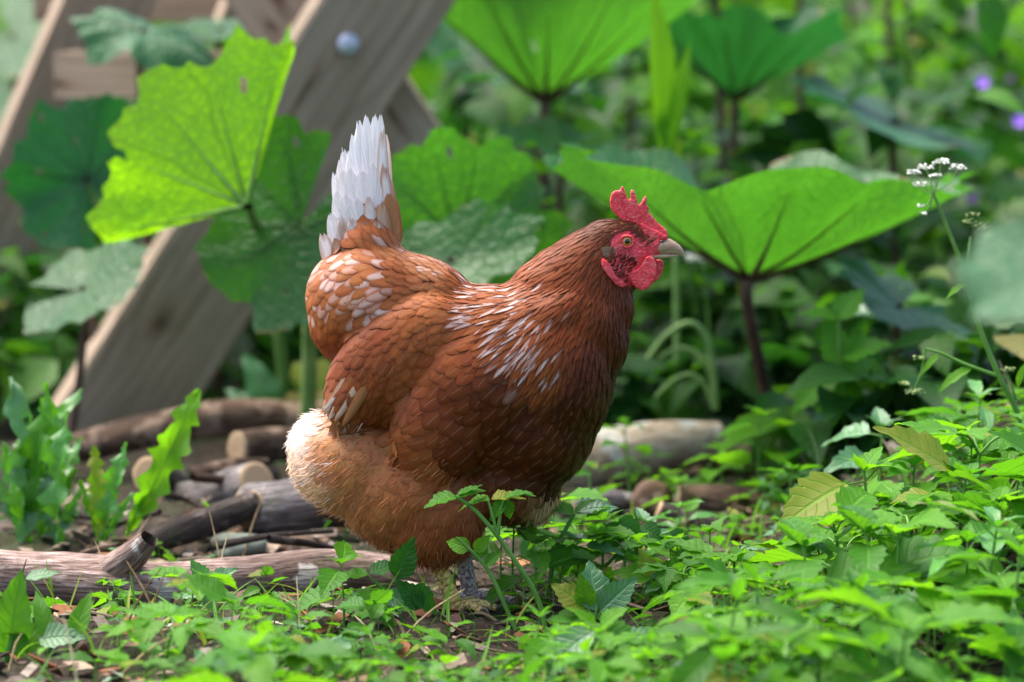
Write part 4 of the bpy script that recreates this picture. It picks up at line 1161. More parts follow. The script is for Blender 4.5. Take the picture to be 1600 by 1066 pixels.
o = link('dry_litter', mb.mesh('dry_litter', M['litter'], False)); tag(o, 'dry leaf bits, bark chips and twigs strewn over the soil', 'litter', kind='stuff')

# ================================================================ leaves
def blade(shape='ovate', W=.55, rows=12, cols=5, serr=.0, fold=.25, curl=.25, ripple=.0, seed=0, twist=0.0):
    """a leaf of unit length along +Y, upper side +Z"""
    r = random.Random(seed)
    t = np.linspace(0, 1, rows)
    u = np.linspace(-1, 1, cols)
    if shape == 'ovate': w = np.sin(pi * np.clip(t, 0, 1) ** .72) ** .95 * (1 - .25 * t) + .015
    elif shape == 'heart': w = np.clip(np.sin(pi * (t * .93 + .07) ** .62), 0, 1) ** .85 + .01
    elif shape == 'lance': w = np.sin(pi * t ** .85) + .02
    elif shape == 'grass': w = np.clip(1 - t ** 2.2, .03, 1) * (.6 + .4 * np.minimum(1, t * 5))
    elif shape == 'lobed':
        env = np.sin(pi * np.clip(t, 0, 1) ** 1.15) * .75 + .12
        tj = t + .02 * np.sin(t * 23 + seed) + .012 * np.sin(t * 51 + seed * 2); saw = ((1 - tj) * (7 + seed % 3) + .2) % 1; saw = np.where(saw < .7, saw / .7, (1 - saw) / .3)
        w = env * (.45 + .65 * saw)
    w = w / w.max()
    tt = t[:, None] + np.zeros((1, cols)); uu = u[None, :] + np.zeros((rows, 1))
    ww = w[:, None] + np.zeros((1, cols))
    if serr:
        k = np.arange(rows) % 2
        ww = ww * np.where(np.abs(uu) > .9, np.where(k[:, None] == 1, 1.0, 1 - serr), 1)
        tt = tt - np.where((np.abs(uu) > .9) & (k[:, None] == 0), .018, -.014) * (tt > .05) * (tt < .97)
    x = uu * ww * W * .5
    ph = r.uniform(0, 6.3)
    z = np.abs(uu) * ww * W * .5 * fold - curl * tt ** 2 + ripple * np.sin(tt * 17 + ph + np.sign(uu) * .8) * np.abs(uu) ** 1.5
    x = x + twist * tt ** 2
    y = tt * (1 - .25 * abs(curl) * tt)
    V = np.stack([x.ravel(), y.ravel(), z.ravel()], 1)
    luv = np.stack([uu.ravel(), tt.ravel(), np.full(rows * cols, r.random())], 1)
    return V, grid_faces(rows, cols), luv
BL = {
 'nettle': [blade('ovate', .50 + .1 * (k % 3), 13, 5, .17, .28, .10 + .11 * (k % 4), .02, k) for k in range(6)],
 'elder': [blade('ovate', .62 + .07 * (k % 3), 13, 5, .13, .22, .05 + .12 * (k % 4), .025, 20 + k) for k in range(6)],
 'oval': [blade('ovate', .62, 10, 5, .05, .2, .15 + .1 * (k % 3), .02, 40 + k) for k in range(4)],
 'lance': [blade('lance', .30, 10, 5, .06, .3, .2 + .15 * (k % 3), .02, 60 + k) for k in range(4)],
 'reed': [blade('lance', .17, 10, 5, 0, .4, .05 + .06 * k, .01, 160 + k) for k in range(3)],
 'lobed': [blade('lobed', .25, 35, 5, 0, .5, .08 + .16 * (k % 3), .055, 80 + k, .1 * (k % 3 - 1)) for k in range(5)],
 'grass': [blade('grass', .055, 9, 3, 0, .5, .1 + .25 * (k % 4), 0, 100 + k, .15 * (k % 3 - 1)) for k in range(6)],
 'dock': [blade('heart', .50, 14, 7, .04, .22, .12 + .1 * (k % 3), .03, 120 + k) for k in range(3)],
 'far': [blade('ovate', .6, 5, 3, 0, .3, .3, 0, 140 + k) for k in range(4)],
}
MES = {}
def blade_mesh(kind, k, mat):
    key = (kind, k, mat)
    if key not in MES:
        V, F, l = BL[kind][k]
        MES[key] = mesh_from('leaf', V, F, M[mat], l, np.ones((len(V), 3)))
    return MES[key]

# ---- a plant is a list of leaves (kind, variant, material, matrix) and a list of stems (points, radii)
def dirv(az, el): return Vector((cos(az) * cos(el), sin(az) * cos(el), sin(el)))
def plan_nettle(r, h, leaf, pairs, kind='nettle', mat='nettle', bend=.12):
    lean = Vector((r.uniform(-1, 1), r.uniform(-1, 1), 0)) * bend * h
    pts = [Vector((0, 0, -.008)), Vector((0, 0, h * .5)) + lean * .3, Vector((0, 0, h)) + lean]
    C = catmull(pts, 12); leaves = []; stems = [(pts, [h * .016 + .0006, h * .012 + .0005, .0007])]
    a0 = r.uniform(0, pi)
    for k in range(pairs):
        f = .22 + .74 * (k + 1) / pairs if pairs > 1 else .9
        p = C[min(11, int(f * 11))]
        s = leaf * (.72 + .45 * sin(pi * (k + 1) / (pairs + .6))) * r.uniform(.85, 1.12)
        for q in (0, 1):
            az = a0 + k * pi / 2 + q * pi + r.uniform(-.25, .25)
            el = r.uniform(-.25, .75) + .15 * f
            d = dirv(az, el)
            pet = p + d * s * .22
            stems.append(([p, pet], [.0007, .0005]))
            leaves.append((kind, r.randrange(len(BL[kind])), mat, frame(pet, dirv(az, el - .25), Vector((0, 0, 1)) + Vector((r.uniform(-.6, .6), r.uniform(-.6, .6), 0)), s)))
    for q in range(4):
        az = a0 + q * pi / 2 + .6
        leaves.append((kind, r.randrange(len(BL[kind])), mat, frame(C[-1], dirv(az, r.uniform(.35, .9)), (0, 0, 1), leaf * r.uniform(.32, .6))))
    return leaves, stems
def plan_elder(r, h, leaf, mat='elder', arms=3):
    lean = Vector((r.uniform(-1, 1), r.uniform(-1, 1), 0)) * .25 * h
    top = Vector((0, 0, h * .75)) + lean
    stems = [([Vector((0, 0, -.008)), Vector((0, 0, h * .4)) + lean * .2, top], [.0016, .0013, .0010])]
    leaves = []; a0 = r.uniform(0, 6.3)
    for k in range(arms):
        az = a0 + k * 2 * pi / arms + r.uniform(-.3, .3)
        d = dirv(az, r.uniform(.25, .7)); e = top + d * h * .33
        stems.append(([top, top.lerp(e, .5) + Vector((0, 0, .004)), e], [.0009, .0008, .0006]))
        for j, da in enumerate((0, 1.05, -1.05)):
            if j and r.random() < .15: continue
            s = leaf * (1.0 if j == 0 else .82) * r.uniform(.85, 1.1)
            leaves.append(('elder', r.randrange(6), mat, frame(e, dirv(az + da, r.uniform(-.25, .25)), Vector((r.uniform(-.3, .3), r.uniform(-.3, .3), 1)), s)))
    return leaves, stems
def plan_grass(r, h, nb):
    leaves = []
    for k in range(nb):
        az = r.uniform(0, 6.3); el = r.uniform(.7, 1.45)
        leaves.append(('grass', r.randrange(6), 'grass', frame(Vector((r.uniform(-.008, .008), r.uniform(-.008, .008), -.004)), dirv(az, el), dirv(az, el - pi / 2) * -1, h * r.uniform(.6, 1.15))))
    return leaves, []
def plan_rosette(r, ln, nb, kind='dock', mat='elder', up=.8):
    leaves, stems = [], []
    for k in range(nb):
        az = k * 2.4 + r.uniform(-.3, .3); el = r.uniform(.45, 1.1) * up
        d = dirv(az, el); p = d * ln * .3
        stems.append(([Vector((0, 0, -.004)), p * .5 + Vector((0, 0, .003)), p], [.0022, .0018, .0014]))
        leaves.append((kind, r.randrange(len(BL[kind])), mat, frame(p, dirv(az, el - .1), (0, 0, 1) if el < 1.2 else dirv(az, el - pi / 2) * -1, ln * r.uniform(.65, 1.0))))
    return leaves, stems
def stems_mesh(stems, mat, sides=6):
    mb = MB()
    for (pts, rad) in stems:
        V, F, L = tube(pts, rad, sides, 7 if len(pts) > 2 else 3)
        mb.add(V, F, L)
    return mb.mesh('stem', M[mat])
def plant(name, plan, loc, rotz, scale, label, cat, group=None, stem='stem', sm=None):
    leaves, stems = plan
    o = empty(name, loc, label, cat, group, (0, 0, rotz)); o.scale = (scale,) * 3
    if stems: link('stem', sm or stems_mesh(stems, stem), o)
    for (k, v, m, mx) in leaves: link('leaf', blade_mesh(k, v, m), o, mx)
    return o
def merge_plant(mb, plan, loc, rotz, scale, r, stem_tint=(.09, .22, .03)):
    leaves, stems = plan
    R = Matrix.Translation(loc) @ Matrix.Rotation(rotz, 4, 'Z') @ Matrix.Scale(scale, 4)
    for (k, v, m, mx) in leaves:
        V, F, l = BL[k][v]; l = l.copy(); l[:, 2] = r.random()
        mb[m].add(xf(R @ mx, V), F, l, np.array([1, 1, 1]) * r.uniform(.72, 1.2))
    for (pts, rad) in stems:
        V, F, L = tube(pts, rad, 5, 5 if len(pts) > 2 else 3); mb['stem'].add(xf(R, V), F, L)

# ---- butterbur: big round leaves on stout stalks, flat, cupped or funnel shaped
def butterbur(P, axis, tip, R, mat, label, cup=.2, ruffle=.06, seed=0, teeth=.035, stalk=True, stalk_mat='stem_red', sr=.006, foot=None, sinus=.22, droop=0.0, aspect=1.0, name='butterbur_leaf', lobes=5, group=None, rib=None, fold=None, mid=None):
    r = random.Random(seed); nA, nR = 91, 12
    th = np.linspace(-pi + sinus, pi - sinus, nA); ro = np.linspace(0.02, 1, nR)
    TH, RO = np.meshgrid(th, ro)
    p1, p2, p3 = r.uniform(0, 6.3), r.uniform(0, 6.3), r.uniform(0, 6.3)
    edge = 1 + .06 * np.sin(7 * TH + p1) + .04 * np.sin(12 * TH + p2) + .025 * np.sin(19 * TH + p3) - .10 * (np.abs(TH) / pi) ** 3
    tooth = (((np.arange(nA) % 3 == 0) * np.array([r.uniform(.1, 1.6) for _ in range(nA)])) - .35)[None]
    rr = RO * edge * (1 + teeth * tooth * RO ** 8)
    s = 1 / sqrt(1 + cup * cup)
    x = rr * np.sin(TH) * s * aspect; y = rr * np.cos(TH) * s
    z = cup * s * RO ** 1.25 + ruffle * RO ** 2 * (np.sin(lobes * TH + p3) + .5 * np.sin((lobes + 4) * TH + p1)) - droop * RO ** 3 + .012 * RO ** 5 * np.sin(15 * TH + p2) + .03 * RO * np.sin(2.2 * x + p1 + 2.5 * y) * np.cos(3.1 * y + p2)
    if fold:                                       # the sides beyond this angle are folded back behind the middle
        over = np.clip(np.abs(TH) - fold, 0, None); tq = np.where(np.abs(TH) > fold, fold - .35 * over, np.abs(TH)) * np.sign(TH)
        x = rr * np.sin(tq) * s; y = rr * np.cos(tq) * s; z = z + rr * np.sin(np.clip(over, 0, 1.4)) * .75
    V = np.stack([x.ravel() * R, y.ravel() * R, z.ravel() * R], 1)
    luv = np.stack([(TH / pi).ravel(), RO.ravel(), np.full(TH.size, r.random())], 1)
    base = Vector(foot) if foot is not None else on_ground(P.x + r.uniform(-.03, .03), P.y + .04)
    o = empty(name, base, label, 'leaf', group)
    bpy.context.view_layer.update()
    fm_ = frame(P, Vector(tip), Vector(axis))
    lb = link('leaf_blade', mesh_from('leaf_blade', V, np.array([f_ for i_, f_ in enumerate(grid_faces(nR, nA)) if i_ < 5 * nA or r.random() > .005]), M[mat], luv, np.ones((len(V), 3))), o, local(o, fm_))
    Vg = V.reshape(nR, nA, 3)
    for j in (9, 19, 28, 37, 45, 53, 62, 71, 81):
        main = j in (28, 45, 62)
        pts = [Vector(Vg[q, j]) - Vector((0, 0, sr * (.6 if main else .36) * (1 - .6 * q / nR))) for q in range(0, nR - 2)]
        Vr, Fr, Lr = tube(pts, [sr * (.65 if main else .4), sr * .22, .0004], 6)
        mbr = MB(); mbr.add(Vr, Fr, Lr); link('rib', mbr.mesh('rib', M[rib or stalk_mat]), lb)
    if stalk:
        ax = Vector(axis).normalized()
        mid = mid or P.lerp(base, .45) - ax * .03
        V, F, L = tube([P + ax * .002, P - ax * .03 if not fold else P.lerp(mid, .2), mid, base - Vector((0, 0, .01))], [sr * .8, sr * .85, sr, sr * 1.2], 10, 16)
        mb = MB(); mb.add(V, F, L); link('stalk', mb.mesh('stalk', M[stalk_mat]), o, local(o, Matrix()))
    return o
def veins_under(): pass
B_ = butterbur
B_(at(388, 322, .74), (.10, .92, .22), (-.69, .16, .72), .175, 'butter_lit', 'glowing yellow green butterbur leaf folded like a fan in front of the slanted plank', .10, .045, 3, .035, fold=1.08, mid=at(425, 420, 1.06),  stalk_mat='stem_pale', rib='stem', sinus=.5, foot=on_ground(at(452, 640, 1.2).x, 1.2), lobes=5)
B_(at(470, 352, .82), (-.18, -.80, .50), (-.5, .1, -.8), .118, 'butter', 'large mid green butterbur leaf directly left of the white hen tail', .10, .07, 5, stalk_mat='stem_pale', sr=.0085, foot=on_ground(at(478, 640, 1.0).x, 1.0), lobes=4)
B_(at(712, 372, .98), (.06, -.82, .55), (-.25, -.1, .9), .122, 'butter', 'broad mid green butterbur leaf between the hen tail and the neck', .12, .06, 8, sr=.006, lobes=4)
B_(at(705, 408, .80), (-.1, -.8, .6), (.95, -.1, .30), .104, 'butter', 'small butterbur leaf just above the back of the hen', .12, .05, 12, sr=.005, aspect=.55, lobes=3)
B_(at(852, 152, 1.45), (.03, -.10, 1), (0, -1, 0), .235, 'butter', 'tall funnel shaped butterbur leaf at the top centre with a dark stalk', .85, .07, 15, sr=.0085, lobes=5)
B_(at(1172, 430, .85), (.10, -.06, 1), (.1, -1, 0), .258, 'butter', 'wide cupped butterbur leaf to the right of the hen head', .52, .045, 18, .05, sr=.0078, foot=on_ground(at(1238, 640, 1.0).x, 1.0), lobes=5)
B_(at(872, 232, 1.25), (-.1, -.35, .9), (-.8, -.5, 0), .082, 'butter', 'small pale butterbur leaf behind the wide cupped one', .15, .08, 21, sr=.005)
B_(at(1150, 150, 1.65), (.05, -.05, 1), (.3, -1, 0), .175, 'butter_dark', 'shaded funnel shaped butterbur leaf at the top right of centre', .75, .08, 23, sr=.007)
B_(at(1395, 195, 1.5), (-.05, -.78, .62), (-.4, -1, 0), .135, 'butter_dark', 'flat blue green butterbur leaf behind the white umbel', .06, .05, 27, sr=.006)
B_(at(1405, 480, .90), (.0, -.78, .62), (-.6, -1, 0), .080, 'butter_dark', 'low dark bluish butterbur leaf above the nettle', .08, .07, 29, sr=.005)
B_(at(1625, 425, -1.2), (-.35, -.6, .7), (-1, -.3, -.5), .048, 'butter_dark', 'out of focus grey green leaf close to the camera at the right edge', .08, .05, 33, foot=on_ground(at(1700, 640, -1.2).x, -1.2), sr=.003)
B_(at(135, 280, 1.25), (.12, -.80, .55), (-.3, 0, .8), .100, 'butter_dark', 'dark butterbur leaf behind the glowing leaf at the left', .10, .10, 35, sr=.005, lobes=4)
B_(at(130, 452, 1.05), (-.05, -.58, .8), (.8, -.4, .2), .083, 'butter', 'pale lower butterbur leaf left of the slanted plank', .08, .05, 37, sr=.005, lobes=3)
B_(at(20, 60, 2.3), (.1, -.7, .7), (.4, -.6, -.3), .135, 'butter', 'bright butterbur leaf at the top left corner', .1, .06, 39)
B_(at(30, 150, 2.5), (.1, -.6, .7), (.2, -.6, -.3), .120, 'butter', 'bright butterbur leaf below the top left corner', .1, .08, 41)
B_(at(225, 50, 1.40), (.22, -.42, .85), (.85, -.3, -.3), .100, 'butter_dark', 'drooping bluish butterbur leaf draped over the rail', .05, .12, 43, droop=.25, aspect=.6)
B_(at(345, 48, 1.55), (.1, -.22, 1), (.8, .2, 0), .055, 'butter', 'thin bright butterbur leaf seen edge on above the rail', .05, .03, 45)
B_(at(735, 110, 1.9), (.1, -.5, .8), (-.8, -.6, .2), .105, 'butter', 'bright butterbur leaf beside the upper plank', .2, .07, 47)
B_(at(700, 25, 2.2), (-.1, -.65, .7), (-.3, -.6, .5), .080, 'butter', 'pale butterbur leaf peeping out at the plank edge', .1, .06, 49)
B_(at(1120, -25, 1.85), (.0, -.38, .9), (0, -1, .1), .130, 'butter_dark', 'grey green butterbur leaf at the top edge right of centre', .1, .06, 51)
B_(at(985, 60, 2.4), (.1, -.5, .85), (.4, -1, 0), .10, 'butter', 'bright butterbur leaf far behind the comb of the hen', .15, .07, 53)
B_(at(930, 110, 2.7), (.0, -.5, .85), (.1, -1, 0), .09, 'butter', 'pale far butterbur leaf right of the tall funnel', .15, .07, 55)
B_(at(1560, 215, 2.6), (.0, -.5, .85), (.1, -1, 0), .10, 'butter', 'far butterbur leaf beneath the purple flowers', .15, .07, 57)

# ================================================================ plants one can point at
def hero(name, y, stems_px, leaves_px, label, cat, stem='stem', mats='nettle', kind='nettle', group=None):
    """stems as photo-pixel polylines at depth y, leaves (px, py, dx, dy, length px, face tilt, [kind])"""
    p0 = at(*stems_px[0][0][:2], y)
    g0 = on_ground(p0.x, p0.y)
    o = empty(name, g0, label, cat, group); bpy.context.view_layer.update()
    mb = MB()
    for si, (pl, rd) in enumerate([(s[:-1], s[-1]) for s in stems_px]):
        pts = [at(q[0], q[1], y + (q[2] if len(q) > 2 else 0)) for q in pl]
        if si == 0: pts[0].z = float(gh(pts[0].x, pts[0].y)) - .006
        V, F, L = tube(pts, [rd * K * .95, rd * K * .62], 8, 16); mb.add(V, F, L)
    link('stem', mb.mesh('stem', M[stem]), o, local(o, Matrix()))
    r = random.Random(sum(map(ord, label)))
    for q in leaves_px:
        px, py, dx, dy, ln, tilt = q[:6]; kd = q[6] if len(q) > 6 else kind; mt = q[7] if len(q) > 7 else mats; dz = q[8] if len(q) > 8 else 0
        P0 = at(px, py, y + dz)
        d = Vector((dx, r.uniform(-.35, .35), -dy)).normalized()
        nh = Vector((r.uniform(-.15, .15), -sin(tilt), cos(tilt)))
        link('leaf', blade_mesh(kd, r.randrange(len(BL[kd])), mt), o, local(o, frame(P0, d, nh, ln * (1.45 if ln < 60 else 1.15) / ppm(y))))
    return o
hero('nettle', -.12, [[(858, 1010), (840, 935), (790, 855), (745, 800), (712, 775), 4.5], [(778, 838), (768, 800), (762, 782), 3], [(778, 838), (782, 800), (788, 780), 3.2], [(806, 985), (765, 895), (725, 850), (712, 840), 3.4]],
     [(714, 776, -1, .12, 40, .35), (714, 776, .9, -.25, 34, .35), (716, 774, .4, -.2, 30, .2), (765, 782, -1, .05, 40, .3), (768, 780, .9, -.15, 40, .3), (788, 780, .5, -.3, 36, .3), (790, 782, -.3, .35, 30, .7), (788, 780, 1, -.5, 34, .3), (790, 782, .25, .8, 24, .9),
      (735, 858, -.9, -.3, 32, 1.2, 'oval', 'bright'), (742, 862, .6, -.7, 26, 1.2, 'oval', 'bright'), (758, 884, .8, -.8, 26, .9), (752, 872, .1, -1, 22, 1.1, 'oval')],
     'slender nettle reaching up in front of the hen belly with flat leaf tips', 'nettle')
hero('nettle', .02, [[(852, 905), (868, 860), (885, 825), (897, 803), 4.5]], [(897, 803, -.6, -.25, 34, .5), (899, 801, 1, -.25, 52, .5, 'nettle', 'blue'), (898, 802, .5, -.5, 30, .4)], 'single bent stalk carrying two bluish leaves right of the hen', 'nettle')
hero('nettle', .06, [[(905, 925), (960, 870), (1005, 845), (1045, 832), 3.6], [(962, 862), (970, 830), (966, 815), 3], [(1005, 845), (1060, 865), (1090, 880), 2.4]],
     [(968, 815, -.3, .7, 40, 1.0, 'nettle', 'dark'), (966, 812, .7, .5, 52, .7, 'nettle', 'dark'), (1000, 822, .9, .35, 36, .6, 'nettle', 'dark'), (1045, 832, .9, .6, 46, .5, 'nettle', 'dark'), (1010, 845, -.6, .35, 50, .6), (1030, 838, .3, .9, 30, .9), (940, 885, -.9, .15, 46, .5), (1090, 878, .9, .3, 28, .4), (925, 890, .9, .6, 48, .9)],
     'sprawling dark leaved nettle arching to the right beside the hen', 'nettle')
hero('bramble_seedling', -.13, [[(925, 1000), (930, 965), (934, 950), 3], [(930, 965), (912, 950), 2.2]],
     [(932, 955, -.12, -1, 74, 1.35, 'elder', 'blue'), (936, 957, .75, -.72, 74, 1.3, 'elder', 'blue'), (915, 950, -.75, -.6, 60, 1.0, 'elder', 'elder'), (918, 952, -.2, -1, 42, 1.1, 'elder', 'elder'), (922, 958, -1, .1, 46, .6, 'elder', 'elder')],
     'pale three lobed leaf plant standing upright in sharp focus right of the feet', 'plant')
hero('bramble_seedling', -.02, [[(1018, 1000), (1022, 940), (1028, 905), 3], [(1024, 930), (1016, 900), 2], [(1024, 925), (1032, 900), 2]],
     [(1018, 903, -1, -.15, 46, .7, 'elder', 'bright'), (1016, 900, -.3, -.9, 34, .7, 'elder', 'bright'), (1030, 900, 1, -.25, 54, .7, 'elder', 'bright'), (1030, 900, .8, .55, 44, .8, 'elder', 'bright'), (1028, 905, .1, .8, 30, .9, 'elder', 'bright')],
     'bright green serrated seedling with leaves spread like wings', 'plant')
hero('dock_plant', -.25, [[(8, 1060), (14, 1020), (20, 990), 7], [(60, 1050), (85, 1000), 5], [(100, 1050), (112, 990), 5]],
     [(12, 1020, .15, -1, 120, 1.3, 'dock', 'elder'), (45, 1030, -.05, -1, 70, 1.0, 'dock', 'elder'), (78, 1010, -.25, -1, 90, 1.2, 'lance', 'elder'), (105, 1020, .35, -1, 100, 1.2, 'lance', 'elder'), (60, 1000, .9, -.2, 70, .7, 'nettle', 'blue'), (40, 905, .8, -.2, 40, .5, 'nettle', 'blue')],
     'dock plant with broad upright leaves in the lower left corner', 'dock')
hero('nettle', -.33, [[(945, 1095), (940, 1020), (930, 985), 5]],
     [(930, 985, -.85, .45, 120, .7, 'nettle', 'blue'), (940, 985, .12, .8, 100, 1.0, 'nettle', 'blue'), (935, 983, .75, .1, 70, .6, 'nettle', 'nettle'), (930, 983, -.3, -.5, 40, .5, 'nettle', 'bright'), (938, 980, .5, -.5, 40, .5, 'nettle', 'bright'), (960, 1010, .8, -.3, 70, .7, 'nettle', 'blue')],
     'out of focus nettle top with two broad bluish leaves at the bottom centre', 'nettle')
hero('ground_elder', -.10, [[(640, 1000), (605, 930), (585, 905), 2.6], [(606, 930), (575, 898), 2]],
     [(575, 898, -1, 0, 34, .5, 'elder', 'elder'), (577, 896, .9, -.3, 40, .5, 'elder', 'dark'), (600, 915, -.2, .9, 36, 1.0, 'elder', 'elder'), (592, 930, -1, .2, 50, .7, 'elder', 'elder'), (600, 928, .8, .3, 40, .9, 'elder', 'blue'), (620, 905, .4, -1, 52, 1.1, 'elder', 'dark'), (640, 920, .8, .5, 50, .9, 'elder', 'dark'), (660, 950, -.6, -.7, 46, .9, 'elder', 'dark')],
     'dark green ground elder sprig left of the yellow leg', 'ground elder')
hero('ground_elder', -.05, [[(300, 990), (312, 940), (322, 915), 2.6]],
     [(320, 920, -.9, .3, 30, .6, 'elder', 'blue'), (322, 915, -.4, -.8, 36, .9, 'elder', 'blue'), (324, 915, .8, -.5, 40, .8, 'elder', 'blue'), (318, 930, .5, .6, 24, .7, 'elder', 'blue')],
     'small bluish lobed sprig standing before the left log', 'ground elder')
hero('thistle_seedling', .02, [[(1270, 960), (1330, 930), (1400, 890), 2.0]],
     [(1340, 935, .4, -1, 80, 1.2, 'lobed', 'blue'), (1365, 940, .9, -.6, 60, .8, 'lobed', 'blue'), (1330, 945, -.7, .5, 50, .8, 'lobed', 'blue')], 'greyish spiny leaf sprig on a dry twig at the foot of the green mound', 'thistle', stem='stem_brown')
hero('dock_plant', -.02, [[(1300, 985), (1305, 965), 3]], [(1302, 968, .25, -1, 92, 1.25, 'dock', 'bright'), (1302, 970, -.8, -.3, 70, .8, 'oval', 'elder'), (1306, 970, .9, -.1, 60, .7, 'oval', 'elder')], 'single upright bright leaf with brown specks on the right bank', 'dock')
# left, beside the log pile
r = random.Random(5)
def hero_long(name, y, base, tips, label, cat, kind='lobed', mats=('lobed',), group=None, rad=3):
    g0 = at(*base, y); g0 = on_ground(g0.x, g0.y)
    o = empty(name, g0, label, cat, group); bpy.context.view_layer.update()
    for i, q in enumerate(tips):
        b = at(q[0], q[1], y + q[5] if len(q) > 5 else y); t = at(q[2], q[3], y + (q[5] if len(q) > 5 else 0) + r.uniform(-.03, .03))
        d = t - b; w = q[4]
        nh = Vector((w, -1, .35))
        k = (kind, r.randrange(len(BL[kind])), mats[i % len(mats)])
        link('leaf', blade_mesh(*k), o, local(o, frame(b, d, nh, d.length)))
    return o
rq = random.Random(8)
hero_long('sow_thistle', .42, (60, 850), [(rq.uniform(30, 100), 850, bx_ + rq.uniform(-14, 14), by_, rq.uniform(-1, 1), rq.uniform(-.08, .06)) for (bx_, by_) in
          [(20, 590), (60, 575), (95, 600), (5, 640), (125, 670), (-20, 700), (40, 660), (110, 725), (70, 640), (20, 740), (135, 765), (85, 760), (10, 690), (55, 720), (100, 680), (30, 620), (80, 610), (120, 800), (0, 800)]],
          'glossy curly leaved sow thistle at the left edge beside the log pile', 'sow thistle', mats=('lobed', 'blue', 'lobed', 'nettle'))
hero_long('dandelion', .34, (155, 845), [(158, 845, 150, 690, .2), (160, 845, 182, 690, -.3), (155, 845, 135, 745, .4), (165, 845, 195, 770, .1)], 'small upright dandelion left of the long lobed leaf', 'dandelion', mats=('bright', 'lobed'))
hero_long('dandelion', .36, (198, 835), [(198, 838, 318, 605, .3), (200, 838, 215, 760, -.2)], 'long lobed dandelion leaf slanting across the log pile', 'dandelion', mats=('bright',))
hero_long('plantain', 1.15, (410, 640), [(425, 640, 385, 545, .2), (440, 640, 420, 600, -.3), (400, 645, 350, 600, .3)], 'pale plantain leaves under the large butterbur leaf', 'plantain', 'dock', ('blue', 'butterleaf' if False else 'elder'))
hero_long('dock_plant', .38, (1290, 840), [(1278, 845, 1240, 805, .1), (1285, 848, 1235, 800, -.2)], 'single oval leaf standing before the slanting brown log', 'dock', 'oval', ('bright',))
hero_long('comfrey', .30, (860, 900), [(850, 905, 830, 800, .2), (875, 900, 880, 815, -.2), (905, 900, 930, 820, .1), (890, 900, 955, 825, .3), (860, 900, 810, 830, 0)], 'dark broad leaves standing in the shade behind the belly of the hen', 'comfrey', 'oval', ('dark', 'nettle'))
# seedlings among the logs on the right
for (px, py, h, lf, mt, lab) in [(1185, 800, 150, 74, 'bright', 'tall bright nettle seedling standing before the pale barkless log'), (1130, 800, 95, 60, 'bright', 'lower bright seedling left of the tall one by the pale log'), (985, 755, 90, 50, 'elder', 'seedling growing against the middle of the pale barkless log'),
                                 (1090, 650, 50, 34, 'bright', 'small bright seedling above the pale log'), (925, 800, 70, 44, 'elder', 'seedling between the hen breast and the grey stub'), (1070, 860, 60, 40, 'elder', 'seedling at the lower end of the thin dark branch'), (1150, 870, 55, 36, 'nettle', 'seedling right of the small grey log'),
                                 (1215, 715, 50, 36, 'elder', 'broad seedling beside the orange tinted log end'), (1230, 790, 55, 50, 'nettle', 'dark seedling under the orange tinted log end'), (1270, 830, 60, 40, 'bright', 'seedling poking up behind the slanting log'), (540, 830, 60, 40, 'bright', 'bright seedling peeping out under the fluff of the hen'), (330, 868, 38, 36, 'bright', 'tiny bright seedling by the grey green stone')]:
    yy = {1090: 1.1, 985: .70, 1215: .9, 1185: .62, 1130: .66, 925: .5}.get(px, .40)
    p = at(px, py, yy); g0 = on_ground(p.x, p.y); hh = h / ppm(yy); top = at(px, py - h, yy).z
    plant('nettle_seedling', plan_nettle(r, max(.03, top - g0.z), lf / ppm(yy), 2 + (h > 80), 'nettle', mt), g0, r.uniform(0, 6), 1, lab, 'seedling')
# the nettle right of centre, big leaves
hero('nettle', .62, [[(1325, 790), (1320, 660), (1312, 575), (1310, 500), 5]],
     [(1315, 585, .25, 1, 105, 1.1), (1315, 580, -.95, .5, 100, .8), (1318, 575, 1, .1, 90, .6), (1312, 575, -.2, -1, 80, .9), (1310, 560, .9, -.5, 80, .6), (1318, 640, -.8, .6, 80, .7, 'nettle', 'blue'), (1322, 650, .9, .5, 90, .8, 'nettle', 'dark'), (1310, 500, -.7, -.4, 46, .5), (1310, 500, .5, -.8, 50, .6)],
     'large nettle with a drooping broad leaf right of the pale log', 'nettle')
hero('nettle', 1.05, [[(1420, 720), (1400, 560), (1395, 470), 4]],
     [(1400, 560, .9, .1, 120, .4), (1400, 555, -.8, .3, 90, .5, 'nettle', 'blue'), (1396, 500, .7, -.3, 90, .5), (1396, 490, -.8, -.1, 90, .4, 'nettle', 'blue'), (1410, 620, .8, .4, 100, .7, 'nettle', 'dark'), (1405, 620, -.8, .5, 80, .7, 'nettle', 'dark'), (1395, 470, .2, -1, 60, .6), (1395, 470, 1, -.2, 66, .4)],
     'bluish nettle behind the large drooping one', 'nettle')
# umbel flower on the right
def florets(parent, c, rad, npt, mat, size, r, nm='flower_head'):
    mb = MB()
    for k in range(npt):
        a, q = r.uniform(0, 6.3), sqrt(r.random())
        p = Vector(c) + Vector((cos(a) * q * rad, sin(a) * q * rad, r.uniform(-.2, .35) * rad))
        Vv = [(0, 0, .3)] + [(cos(j * 2 * pi / 5) * (1 if j % 1 == 0 else .5), sin(j * 2 * pi / 5), r.uniform(-.2, .5)) for j in range(5)] + [(0, 0, -.5)]
        F = [(0, 1 + j, 1 + (j + 1) % 5) for j in range(5)] + [(6, 1 + (j + 1) % 5, 1 + j) for j in range(5)]
        mb.add(xf(Matrix.Translation(p) @ Matrix.Rotation(r.uniform(-.5, .5), 4, 'X') @ Matrix.Scale(size, 4), np.array(Vv, float)), F)
    return link(nm, mb.mesh(nm, M[mat], False), parent, local(parent, Matrix()))
yU = .22
